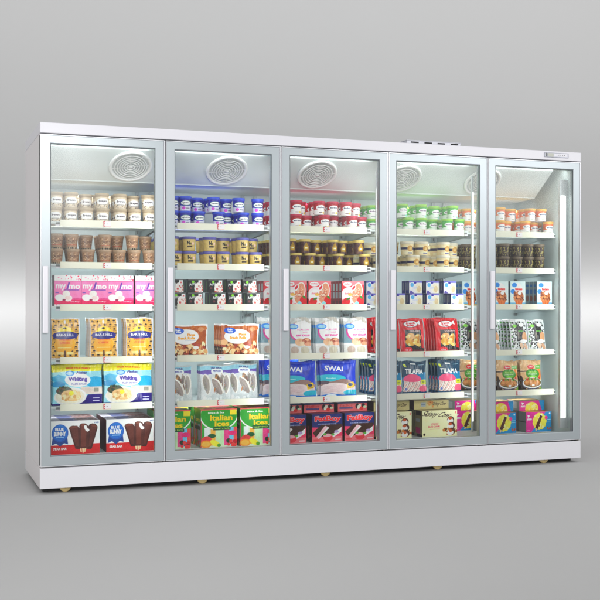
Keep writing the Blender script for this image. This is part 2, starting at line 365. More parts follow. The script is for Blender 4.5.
a.ell(.16, .16, .15, .14, (226, 74, 74)).ell(.14, .09, .15, .1, (246, 150, 40)).ell(.14, .09, .11, .07, (252, 186, 80)).ell(.4, .1, .16, .07, (250, 224, 60), -.5).ell(.5, .05, .05, .05, (90, 160, 50)).dots(14, (.74, .02, .98, .18), .012, [(196, 24, 44), (40, 60, 40), (226, 60, 60)]).tone(5)
sd = Art(.16, .24, (120, 150, 96)); sd.rect(0, .6, 1, 1, (46, 132, 48)).text('Ices', .5, .72, .6, .12, (236, 190, 30)).rect(.0, .0, .2, .6, (150, 170, 160)).rect(.2, 0, .4, .6, (200, 90, 90)).rect(.6, .0, .8, .6, (140, 150, 190)).rect(.1, .45, .9, .55, (22, 70, 44)).dots(20, (0, 0, 1, .25), .012, [(190, 60, 50), (230, 150, 50), (90, 140, 60)]).tone(6)
tp = Art(.236, .16, (80, 160, 60)); tp.rect(0, 0, 1, .25, (214, 90, 110)).rect(.5, .25, .8, .6, (230, 150, 190)).rect(0, .6, 1, .8, (236, 190, 60)).dots(20, (0, 0, 1, 1), .015, [(226, 60, 120), (60, 150, 60), (240, 220, 90)])
BOX['ices'] = box_mesh('fruit_ice_box', a, .16, sd, tp)
# ---- strawberry bar box
a = Art(.158, .163, (226, 52, 66)); a.ell(.34, .42, .36, .34, (248, 218, 222)).ell(.6, .95, .6, .14, (236, 130, 140)).ell(.3, .44, .26, .2, (250, 244, 244)).ell(.26, .86, .2, .09, (240, 240, 240)).text('strawberry', .26, .87, .28, .07, (220, 40, 60), bold=.03)
a.text('shortcake', .3, .5, .32, .09, (220, 90, 110), bold=.03).ell(.68, .5, .24, .44, (250, 236, 226), -.25).ell(.68, .5, .2, .4, (222, 148, 116), -.25)
for _ in range(110):
    u, v = random.gauss(.68, .09), random.gauss(.47, .16); a.ell(u, v, .018, .014, random.choice([(240, 190, 160), (206, 110, 90), (250, 226, 206), (190, 90, 74)]))
a.ell(.54, .72, .1, .13, (250, 240, 240), -.6).ell(.54, .72, .05, .1, (212, 30, 56), -.6).ell(.38, .45, .1, .06, (240, 190, 90)).ell(.22, .18, .16, .14, (214, 26, 40)).ell(.3, .28, .1, .04, (50, 130, 50), .4).ell(.84, .22, .15, .16, (216, 30, 44)).ell(.88, .34, .09, .04, (50, 140, 50), -.6)
a.ell(.68, .1, .09, .085, (150, 224, 240)).rect(.04, .03, .26, .08, (248, 240, 240)).tone(5)
sd = Art(.05, .163, (150, 30, 40)); sd.rect(.25, .6, .8, .9, (190, 200, 200)).rect(.25, .3, .8, .56, (180, 190, 192)).rect(.1, .05, .9, .2, (110, 16, 26))
BOX['berry'] = box_mesh('strawberry_bar_box', a, .055, sd, (200, 50, 62))
# ---- ice cream sandwich box
a = Art(.212, .182, (28, 40, 110)); a.poly([(0, 0), (1, 0), (1, .55), (.6, .5), (0, .54)], (236, 62, 104)).rect(0, 0, 1, .2, (236, 120, 130)).poly([(.12, .2), (.02, .34), (.3, .62), (.98, .62), (.96, .4), (.6, .2)], (70, 40, 30))
a.poly([(.2, .14), (.14, .2), (.42, .58), (.52, .54)], (246, 190, 198)).poly([(.22, .12), (.2, .14), (.52, .54), (.56, .5)], (250, 240, 236)).poly([(.62, .22), (.66, .14), (.96, .34), (.97, .52)], (246, 246, 250)).ell(.52, .16, .16, .13, (226, 60, 74)).ell(.5, .24, .14, .06, (246, 170, 180)).ell(.42, .28, .05, .04, (90, 180, 60)).ell(.68, .26, .05, .04, (90, 180, 60))
a.ell(.8, .36, .07, .05, (180, 160, 210)).text('FatBoy', .52, .8, .86, .24, (226, 34, 44), WHITE, 3, arc=.05, bold=.05).text('ICE CREAM SANDWICHES', .5, .64, .6, .04, (190, 200, 236)).rect(.05, .05, .25, .1, (230, 90, 90)).rect(.76, .06, .95, .1, (250, 220, 224)).tone(5)
sd = Art(.11, .182, (60, 30, 40)); sd.rect(0, .6, 1, 1, (26, 28, 66)).rect(.3, .1, .6, .55, (150, 60, 70)).dots(10, (0, 0, 1, .5), .008, [(190, 80, 80), (50, 24, 30)])
BOX['sandwich'] = box_mesh('ice_cream_sandwich_box', a, .13, sd, (70, 60, 110))
a = Art(.212, .062, (224, 100, 104)); a.rect(0, .84, 1, 1, (40, 44, 96)).rect(.06, .3, .5, .48, (70, 60, 120)).text('FatBoy', .3, .62, .42, .34, (214, 50, 56), (238, 160, 160), 1, bold=.04).ell(.66, .55, .06, .28, (36, 26, 24)).ell(.72, .5, .05, .3, (244, 234, 214), -.6).ell(.86, .62, .06, .2, (40, 30, 30)).ell(.8, .3, .06, .18, (220, 50, 40)).ell(.92, .45, .06, .12, (200, 220, 180)).rect(.1, .08, .4, .16, (240, 150, 150)).tone(5)
BOX['sandwich_flat'] = box_mesh('ice_cream_sandwich_box', a, .17, (60, 30, 40), (90, 70, 110))
# ---- lavender mochi box
a = Art(.096, .083, (232, 232, 244)); a.rect(0, .84, 1, 1, (122, 118, 206)).ell(.3, .6, .3, .3, (250, 250, 252)).ell(.24, .68, .13, .16, (90, 180, 240)).ell(.46, .84, .1, .08, (50, 40, 170)).ell(.74, .4, .24, .42, (240, 232, 206)).ell(.76, .34, .14, .26, (220, 200, 158)).ell(.42, .46, .2, .1, (214, 220, 244)).poly([(.05, 0), (.1, .22), (.2, .2), (.4, 0)], (100, 90, 180)).tone(4)
sd = Art(.06, .083, (64, 64, 130)); sd.rect(.2, .2, .6, .85, (130, 136, 160)).rect(.0, .0, 1, .25, (40, 50, 140))
BOX['lavender'] = box_mesh('frozen_dessert_box', a, .055, sd, (120, 118, 200))
# ---- cream mallow box
a = Art(.265, .178, (248, 238, 188)); a.text('Skinny Cow', .4, .82, .78, .26, (62, 40, 30), shear=.25, rot=-.08, bold=.015)
a.text('LOW FAT', .36, .48, .2, .07, (226, 90, 110), bold=.04).text('SALTED CARAMEL', .34, .39, .34, .07, (226, 90, 110), bold=.04).rect(.22, .28, .5, .3, (236, 160, 150)).ell(.06, .1, .03, .045, (50, 34, 28)).rect(.94, .86, .97, .94, (230, 120, 120))
for cy, r in ((.62, .1), (.4, .1), (.18, .11)):
    a.ell(.81 if cy > .5 else .83, cy, r, .14, (88, 46, 30)).ell(.8, cy - .03, r * .85, .11, (246, 246, 244)).ell(.8, cy + .06, .05, .05, (198, 84, 30))
a.dots(14, (.6, .08, .98, .28), .008, [(176, 96, 36), (206, 130, 60), (120, 70, 36)]).ell(.8, .13, .09, .09, (246, 246, 244)).ell(.81, .2, .04, .05, (206, 96, 40)).tone(4)
sd = Art(.1, .178, (150, 138, 96)); sd.rect(.2, .8, .8, .96, (40, 30, 26)).rect(.2, .55, .7, .68, (170, 180, 186)).rect(.2, .12, .75, .34, (206, 30, 120)).rect(.3, .0, 1, .1, (46, 34, 30)).rect(0, 0, .14, 1, (60, 50, 40))
BOX['mallow'] = box_mesh('ice_cream_candy_box', a, .12, sd, (196, 184, 132))
a = Art(.265, .064, (206, 194, 138)); a.text('Skinny Cow', .72, .5, .4, .5, (84, 66, 40), shear=.2).rect(.2, .3, .34, .75, (170, 184, 196)).rect(.21, .48, .33, .54, (110, 130, 150)).dots(12, (.4, .25, .54, .8), .007, [(190, 100, 40), (214, 150, 80)]).rect(0, .9, 1, 1, (150, 138, 100)).tone(5)
BOX['mallow_flat'] = box_mesh('ice_cream_candy_box', a, .17, (70, 40, 46), (150, 136, 100))
# ---- pale blue snack box
a = Art(.122, .17, (214, 236, 242)); a.rect(0, 0, 1, .06, (236, 206, 90)).rect(0, .06, 1, .13, (110, 186, 226)).ell(.5, .62, .32, .3, (246, 248, 250)).ell(.28, .84, .16, .09, (40, 140, 226)).ell(.18, .58, .15, .09, (40, 140, 226)).text('Snickers', .56, .68, .46, .1, (226, 50, 46), (226, 50, 46), 1, bold=.05)
a.ell(.56, .36, .32, .24, (176, 96, 52)); a.dots(46, (.26, .2, .9, .55), .008, [(150, 74, 40), (214, 130, 74), (232, 160, 100), (120, 56, 34)]).poly([(.3, .22), (.84, .22), (.74, .02), (.4, .02)], (214, 104, 40)).rect(.44, .02, .5, .22, (236, 140, 70)).rect(.62, .02, .68, .22, (236, 140, 70)).ell(.62, .52, .12, .08, (250, 246, 236)).tone(4)
sd = Art(.045, .17, (128, 150, 160)); sd.rect(0, .78, .7, .88, (40, 110, 180)).rect(0, .5, .7, .66, (40, 110, 180)).ell(.4, .3, .35, .12, (140, 80, 60)).rect(0, 0, 1, .05, (190, 170, 90))
BOX['sundae'] = box_mesh('ice_cream_cone_box', a, .045, sd, (190, 206, 212))
# ---- magenta and blue ice pop box
a = Art(.205, .14, (222, 40, 150)); a.poly([(.78, 1), (1, 1), (1, 0), (.2, 0), (.32, .2)], (24, 144, 206))
for k in range(11): a.ell(.53 + .17 * math.cos(k * .571), .52 + .27 * math.sin(k * .571), .11, .16, (246, 226, 80))
a.ell(.53, .52, .22, .34, (246, 226, 80)).dots(22, (.36, .2, .72, .84), .008, [(250, 240, 160), (236, 206, 60)]).poly([(.36, .22), (.46, .14), (.64, .78), (.56, .84)], (76, 32, 30)).poly([(.56, .84), (.64, .78), (.62, .9)], (250, 246, 236)).poly([(.36, .1), (.4, .04), (.44, .16), (.4, .18)], (232, 196, 140)).dots(10, (.42, .24, .56, .7), .004, [(120, 64, 56)])
a.poly([(.05, .86), (.16, .82), (.08, .72)], WHITE).text('yasso', .13, .62, .19, .14, WHITE, bold=.05).ell(.79, .7, .06, .09, (238, 60, 150)).rect(.84, .58, .97, .62, (150, 210, 236)).rect(.84, .5, .97, .53, (150, 210, 236)).ell(.93, .9, .03, .04, (230, 240, 246)).ell(.86, .16, .03, .08, (190, 90, 40), .4).ell(.94, .16, .03, .08, (190, 90, 40), -.3).rect(.04, .06, .16, .1, (240, 130, 190)).tone(4)
sd = Art(.09, .14, (150, 156, 156)); sd.rect(0, .48, 1, .53, (90, 96, 96)).rect(.0, .0, .2, 1, (120, 124, 126))
BOX['pop'] = box_mesh('ice_pop_box', a, .12, sd, (226, 150, 90))
a = Art(.205, .07, (222, 40, 150)); a.poly([(.78, 1), (.9, .0), (1, 0), (1, 1)], (24, 144, 206)).ell(.5, .2, .26, .66, (246, 226, 80)).dots(20, (.3, 0, .7, .7), .008, [(250, 240, 160), (236, 206, 60)]).poly([(.08, .86), (.2, .76), (.12, .56)], WHITE).text('yasso', .15, .4, .18, .22, WHITE, bold=.05).tone(4)
sd = Art(.1, .07, (196, 196, 196)); sd.rect(.2, .2, .8, .85, (240, 240, 240)).rect(0, 0, .14, 1, (200, 50, 140))
BOX['pop_flat'] = box_mesh('ice_pop_box', a, .17, sd, (190, 160, 110))

BAG = {}
# ---- cheese bag with cow print
a = Art(.172, .245, (214, 216, 224)); a.rect(.02, .02, .94, .97, (222, 172, 78))
for r in range(9):
    for c in range(5): a.rect(.05 + c * .19, .03 + r * .105, .17 + c * .19, .06 + r * .105, (176, 132, 66)); a.ell(.1 + c * .19 + (r % 2) * .05, .09 + r * .105, .045, .018, (40, 32, 34)); a.rect(.07 + c * .19 + (r % 2) * .05, .062 + r * .105, .082 + c * .19 + (r % 2) * .05, .09 + r * .105, (40, 32, 34)); a.rect(.12 + c * .19 + (r % 2) * .05, .062 + r * .105, .132 + c * .19 + (r % 2) * .05, .09 + r * .105, (40, 32, 34))
a.rect(.3, .86, .62, .97, (240, 196, 96)).ell(.48, .9, .04, .05, (240, 244, 250)).poly([(.2, .66), (.3, .76), (.48, .8), (.66, .76), (.76, .66)], (246, 206, 30)).ell(.46, .745, .06, .025, (30, 26, 26)).ell(.48, .34, .36, .2, (240, 170, 40)).rect(.2, .34, .76, .5, (244, 168, 52))
a.ell(.48, .57, .44, .1, (30, 36, 130)).rect(.1, .5, .86, .64, (30, 36, 130)).text('BAR-S HILL', .48, .58, .62, .06, (236, 236, 240), bold=.03).text('SHREDDED', .48, .46, .42, .04, (226, 90, 40), bold=.03).text('CHEESE', .48, .39, .36, .05, (226, 90, 40), bold=.03).rect(.24, .26, .72, .28, (246, 214, 130)).rect(.2, .1, .44, .17, (248, 214, 140)).rect(.54, .1, .78, .17, (248, 214, 140)).rect(.46, .02, .51, .2, (90, 60, 50)).tone(8)
BAG['cheese'] = bag_mesh('cheese_bag', a, .012, (196, 198, 206), 3)
# ---- blue and yellow fish bag
a = Art(.3, .245, (150, 216, 232)); a.rect(0, .86, 1, 1, (236, 222, 30)).poly([(0, .86), (.3, .88), (.7, .86), (1, .9), (1, .84), (0, .82)], (236, 222, 30)).text('VALUE PACK FAMILY', .52, .91, .5, .045, (226, 80, 40), bold=.04)
a.poly([(0, .6), (.3, .5), (.3, .7), (.12, .76), (0, .7)], (50, 176, 220)).ell(.86, .56, .2, .14, (24, 168, 220)).ell(.1, .52, .14, .07, (24, 150, 206)).poly([(.5, 0), (1, 0), (1, .27), (.7, .26)], (42, 22, 130)).rect(0, 0, 1, .05, (42, 30, 130)).rect(.55, .27, 1, .45, (226, 214, 204)).rect(.82, .32, .92, .42, (150, 150, 140))
a.ell(.5, .62, .26, .17, (238, 244, 250)).ell(.35, .78, .09, .065, (60, 150, 226)).ell(.35, .78, .07, .04, (170, 214, 244)).text('Alaskan', .59, .8, .22, .065, (56, 60, 140), bold=.05).text('Whiting', .5, .63, .38, .14, (70, 44, 160), bold=.045).text('FILLETS SKINLESS', .52, .52, .3, .04, (90, 90, 170))
a.ell(.35, .22, .32, .22, (244, 244, 242)).ell(.34, .23, .28, .18, (232, 226, 206)).ell(.22, .36, .16, .1, (60, 74, 44)).dots(34, (.08, .3, .36, .46), .008, [(40, 60, 36), (86, 96, 50), (110, 60, 50)]).ell(.36, .24, .2, .13, (226, 186, 124), -.15).dots(40, (.2, .14, .52, .34), .009, [(236, 206, 150), (212, 164, 100), (246, 224, 176)]).ell(.36, .3, .05, .05, (248, 226, 60)).rect(.8, .09, .94, .12, (200, 200, 230)).rect(.8, .16, .94, .18, (200, 200, 230)).tone(7)
BAG['whiting'] = bag_mesh('fish_fillet_bag', a, .02, (70, 90, 120), 5)
# ---- brown snack bag
a = Art(.25, .2, (240, 242, 244)); a.rect(.0, .03, .955, .95, (186, 96, 34)).dots(50, (.02, .5, .93, .93), .012, [(176, 86, 28), (198, 110, 44), (166, 78, 24)]).rect(0, .03, .95, .3, (50, 30, 24))
a.dots(120, (.04, .05, .94, .4), .008, [(120, 60, 36), (150, 84, 44), (90, 44, 28)])
a.dots(90, (.06, .06, .94, .42), .013, [(226, 172, 110), (240, 204, 150), (206, 140, 80), (190, 110, 70), (250, 226, 180), (170, 70, 50)], .7).ell(.42, .62, .34, .24, (250, 250, 250)).ell(.22, .8, .15, .1, (26, 90, 206)).text('Great', .22, .83, .14, .06, WHITE, bold=.05).text('Value', .23, .77, .14, .06, WHITE, bold=.05)
a.text('Pizza', .56, .68, .2, .08, (240, 160, 30), bold=.05).text('Snack Rolls', .44, .58, .44, .09, (240, 160, 30), bold=.05).rect(.4, .49, .68, .51, (200, 206, 216)).ell(.08, .43, .09, .09, (246, 186, 130)).ell(.68, .28, .08, .05, (240, 240, 230)).ell(.82, .84, .08, .07, (206, 140, 90)).tone(7)
BAG['snack'] = bag_mesh('snack_roll_bag', a, .012, (110, 60, 36), 8)
# ---- clear bag of grey fish
a = Art(.198, .225, (206, 212, 214)); a.rect(0, .84, 1, .97, (150, 206, 224)).poly([(0, .84), (0, .76), (.2, .72), (.4, .76), (.6, .74), (.8, .8), (1, .76), (1, .86), (.2, .86)], (104, 84, 170)).ell(.56, .82, .2, .1, (226, 236, 242)).text('USA WILD', .54, .92, .36, .05, (50, 50, 130), bold=.04).text('PERCH', .56, .83, .26, .05, (90, 96, 170), bold=.04)
def leaf(a, cx, cy, L, Wd, r, col):
    pts = []
    for k in range(24):
        t = 2 * PI * k / 24; x = math.cos(t) * Wd * (1 + .25 * math.sin(t)) * (abs(math.sin(t)) < .99 and 1 or .4); y = math.sin(t) * L
        x *= 1 - .45 * max(0, math.sin(t)) ** 3
        pts.append((cx + (x * math.cos(r) - y * math.sin(r)) / a.w, cy + (x * math.sin(r) + y * math.cos(r)) / a.h))
    a.poly(pts, col)
def fillet(a, cx, cy, L, Wd, r, col):
    leaf(a, cx, cy, L, Wd, r, (236, 232, 224)); leaf(a, cx - .018, cy - .004, L * .9, Wd * .74, r, col)
    leaf(a, cx - .045, cy - .03, L * .62, Wd * .36, r + .05, tuple(int(v * .9) for v in col)); leaf(a, cx - .06, cy - .08, L * .34, Wd * .3, r, tuple(int(v * .82) for v in col))
    for q in range(9): a.ell(cx - .05 + random.uniform(-.05, .05), cy + random.uniform(-.2, .2), .012, .02, tuple(int(v * random.uniform(.8, 1.1)) for v in col), r)
fillet(a, .6, .6, .042, .02, .35, (132, 106, 88)); fillet(a, .74, .62, .03, .018, -.2, (150, 140, 134)); a.dots(6, (.5, .58, .62, .72), .006, [(196, 140, 84), (120, 88, 66)])
fillet(a, .2, .47, .066, .027, .12, (164, 156, 148)); fillet(a, .56, .38, .07, .028, .5, (158, 146, 140)); fillet(a, .86, .47, .064, .024, -.08, (172, 164, 158))
a.ell(.44, .3, .02, .07, (176, 112, 60), -.2).ell(.72, .42, .015, .1, (120, 80, 56), .15).dots(26, (0, 0, 1, .16), .012, [(226, 232, 234), (196, 204, 206)]).tone(8)
BAG['perch'] = bag_mesh('whole_fish_bag', a, .012, (150, 160, 164), 12)
# ---- white and teal chicken bag
a = Art(.17, .24, (232, 236, 238)); a.rect(0, .3, 1, .84, (126, 160, 174)).dots(30, (0, .84, 1, 1), .014, [(240, 242, 244), (206, 210, 208), (200, 196, 186)]).ell(.56, .62, .46, .27, (214, 60, 150)).ell(.6, .64, .44, .26, (248, 246, 250)).rect(.88, .3, 1, .84, (240, 240, 244))
a.ell(.24, .76, .22, .075, (46, 140, 232)).ell(.26, .76, .15, .045, (150, 206, 246)).text('SCALLOPS', .66, .67, .5, .045, (226, 90, 170)).text('WILD', .74, .6, .24, .035, (230, 120, 180)).text('RAW SCALLOP', .66, .52, .56, .055, (226, 30, 150), bold=.05)
a.ell(.52, .34, .2, .1, (236, 190, 150)).ell(.8, .36, .2, .09, (190, 110, 84)).ell(.86, .28, .14, .06, (226, 160, 130)).dots(12, (.4, .26, .95, .42), .008, [(226, 170, 130), (170, 84, 64), (240, 206, 170)]).rect(0, 0, 1, .24, (214, 216, 214)).ell(.3, .12, .16, .1, (196, 176, 164)).ell(.72, .12, .18, .1, (206, 200, 180)).rect(.5, 0, .54, .2, (244, 246, 248)).tone(7)
BAG['scallop'] = bag_mesh('scallop_bag', a, .012, (96, 110, 120), 15)
# ---- blue swai bag
a = Art(.255, .238, (22, 62, 196)); a.dots(14, (0, .7, 1, 1), .02, [(18, 54, 180), (30, 74, 212)]).ell(.28, .52, .42, .1, (40, 186, 206)).rect(.0, .05, .97, .34, (206, 196, 200)).poly([(0, .44), (.3, .42), (.6, .5), (.8, .47), (1, .34), (1, .3), (0, .3)], (150, 120, 112)).ell(.4, .24, .42, .15, (222, 206, 206)).ell(.1, .4, .14, .05, (90, 76, 90))
for k in range(6): a.ell(.36, .3 - k * .03, .3, .008, (206, 176, 180), .08)
a.ell(.88, .12, .26, .08, (30, 176, 200)).poly([(0, 0), (1, 0), (1, .08), (.6, .06), (.3, .1), (0, .05)], (34, 120, 210)).poly([(.72, .36), (.92, .42), (.93, .26), (.74, .22)], (240, 196, 30)).ell(.82, .34, .07, .04, (30, 60, 110)).rect(.75, .25, .9, .28, (170, 130, 30))
a.text('SWAI', .38, .78, .5, .14, (250, 250, 236), bold=.03, rot=-.04).text('Boneless', .3, .52, .26, .035, (200, 240, 244)).rect(.25, .66, .6, .675, (60, 100, 220)).ell(.3, .05, .14, .03, (226, 240, 250)).tone(6)
BAG['swai'] = bag_mesh('fish_fillet_bag', a, .018, (20, 44, 150), 19)
# ---- red bag with potato picture
a = Art(.178, .235, (212, 12, 34)); a.dots(20, (0, 0, 1, 1), .02, [(200, 8, 28), (222, 22, 44)]).ell(.46, .83, .3, .1, (60, 20, 24)).ell(.46, .83, .28, .09, (236, 230, 232)).poly([(.7, .84), (.84, .94), (.86, .8)], (236, 230, 232)).text('French', .46, .85, .36, .06, (212, 20, 40), bold=.04).text('Fries', .44, .79, .28, .06, (212, 20, 40), bold=.04)
a.rect(.2, .1, .86, .66, (34, 32, 36)).text('GOLDEN', .6, .62, .44, .04, (230, 190, 190), bold=.03).ell(.4, .46, .18, .1, (224, 170, 96), .3).ell(.7, .42, .16, .1, (230, 180, 90), .9).ell(.4, .3, .2, .1, (226, 170, 60), -.2).ell(.68, .28, .18, .08, (240, 206, 110), -.7).dots(22, (.24, .2, .8, .5), .008, [(246, 222, 150), (206, 140, 50), (236, 190, 90)]).rect(.78, .1, .8, .66, (150, 160, 160))
a.rect(.36, 0, .96, .13, (30, 30, 34)).ell(.3, .08, .18, .08, (226, 40, 60)).text('10 ct', .3, .08, .2, .05, WHITE).rect(.5, .04, .9, .09, (120, 60, 66)).tone(7)
BAG['fries'] = bag_mesh('frozen_potato_bag', a, .014, (150, 10, 24), 22)
# ---- teal tilapia bag
a = Art(.182, .226, (18, 70, 98)); a.poly([(0, .5), (.4, .62), (1, .66), (1, .3), (0, .3)], (20, 130, 178)).ell(.4, .44, .36, .16, (236, 84, 130)).poly([(.03, .08), (.06, .44), (.5, .42), (.95, .42), (.96, .1)], (226, 196, 190))
for k in range(6):
    cx = .12 + k * .15
    a.ell(cx + .012, .235, .062, .2, (150, 112, 108), -.55).ell(cx, .24, .058, .19, random.choice([(246, 222, 214), (238, 200, 192), (248, 230, 224)]), -.55).ell(cx - .01, .25, .012, .14, (226, 150, 146), -.55)
a.rect(0, .08, .035, .44, (18, 96, 136)).rect(.965, .08, 1, .44, (18, 96, 136)).ell(.84, .17, .18, .1, (230, 96, 130)).rect(.76, .3, .97, .44, (206, 214, 40)).rect(.8, .35, .9, .38, (120, 150, 70)).rect(0, 0, 1, .08, (20, 80, 120)).ell(.14, .16, .05, .04, (110, 130, 200))
a.ell(.4, .44, .34, .07, (236, 84, 130)); a.text('TILAPIA', .5, .68, .74, .15, (244, 238, 240), bold=.035, rot=-.03).poly([(.04, .9), (.14, .9), (.2, .8), (.1, .82)], (206, 220, 40)).rect(.34, .885, .56, .93, (238, 244, 246)).rect(.68, .87, .9, .89, (130, 170, 190)).tone(6)
BAG['tilapia'] = bag_mesh('fish_fillet_bag', a, .016, (16, 54, 70), 25)
# ---- patterned bag with green title
a = Art(.14, .222, (224, 230, 232)); a.dots(260, (.08, .06, .93, .93), .0055, [(50, 56, 56), (34, 38, 38), (60, 66, 66), (110, 116, 114), (30, 34, 34), (150, 156, 156), (236, 240, 240)])
for k in range(6): a.ell(.1, .15 + k * .15, .05, .02, (70, 150, 50), .5)
a.rect(.36, .3, .78, .84, (34, 36, 38)).text('GARDEIN', .6, .62, .3, .05, (110, 210, 70), bold=.05).ell(.3, .8, .12, .05, (130, 214, 60)).ell(.68, .82, .14, .06, (240, 240, 240)).ell(.82, .44, .15, .16, (214, 160, 116)).ell(.46, .5, .05, .12, (130, 120, 110)).ell(.74, .3, .2, .06, (236, 236, 236)).ell(.6, .16, .1, .1, (226, 190, 160), .4).ell(.84, .14, .1, .1, (206, 160, 130), .4).rect(0, 0, 1, .05, (232, 236, 238)).rect(0, .94, 1, 1, (232, 236, 238)).tone(6)
BAG['pattern'] = bag_mesh('frozen_veggie_bag', a, .011, (214, 218, 220), 28)
# ---- kraft bag with green oval and plate
a = Art(.17, .213, (214, 172, 124)); a.dots(30, (0, .6, 1, 1), .012, [(222, 184, 138), (200, 156, 108), (232, 198, 156)]).poly([(0, .0), (.26, .0), (.05, .5), (0, .5)], (50, 36, 30)).rect(0, 0, 1, .06, (40, 34, 28)).poly([(.84, 0), (1, 0), (1, .2)], (120, 170, 50)).rect(.0, .62, .3, .66, (80, 70, 60))
a.ell(.5, .78, .16, .07, (200, 30, 40)).text('Tyson', .5, .78, .22, .05, WHITE, bold=.04).rect(.7, .72, .98, .84, (90, 170, 60)).text('FREE', .84, .78, .2, .05, (220, 240, 210)).ell(.88, .56, .1, .16, (226, 130, 50)).ell(.56, .56, .33, .16, (70, 120, 40)).ell(.56, .56, .3, .14, (64, 150, 40)).text('GRILLED', .56, .61, .38, .05, (190, 226, 120), bold=.03).text('CHICKEN BREAST', .56, .55, .46, .05, (220, 230, 200), bold=.03).ell(.56, .47, .2, .03, (120, 200, 60))
a.ell(.54, .24, .48, .2, (90, 90, 110)).ell(.54, .26, .46, .18, (232, 228, 226)).ell(.54, .27, .42, .15, (90, 84, 40))
for cx, cy, r in ((.3, .28, .3), (.5, .3, .9), (.74, .27, -.3), (.6, .22, .2)): a.ell(cx, cy, .18, .09, (176, 112, 56), r).ell(cx - .02, cy + .02, .13, .06, (206, 142, 80), r)
a.ell(.56, .18, .07, .03, (246, 240, 230)).dots(14, (.2, .34, .9, .42), .007, [(80, 130, 40), (190, 50, 40), (120, 160, 60)]).tone(7)
BAG['chicken'] = bag_mesh('frozen_chicken_bag', a, .016, (176, 136, 92), 31)

# ------------------------------------------------------------------ where everything stands (metres)
SURF = {0: 1.601, 1: 1.35, 2: 1.097, 3: 0.779, 4: 0.497, 5: 0.207}
RAILS = [(0.144, 0.701), (0.13, 0.697), (0.128, 0.685), (0.123, 0.68), (0.11, 0.667)]
TAGS = [0.4, 0.386, 0.371, 0.37, 0.36]
FANS = [0.572, 1.183, 1.796, 2.408, 3.019]
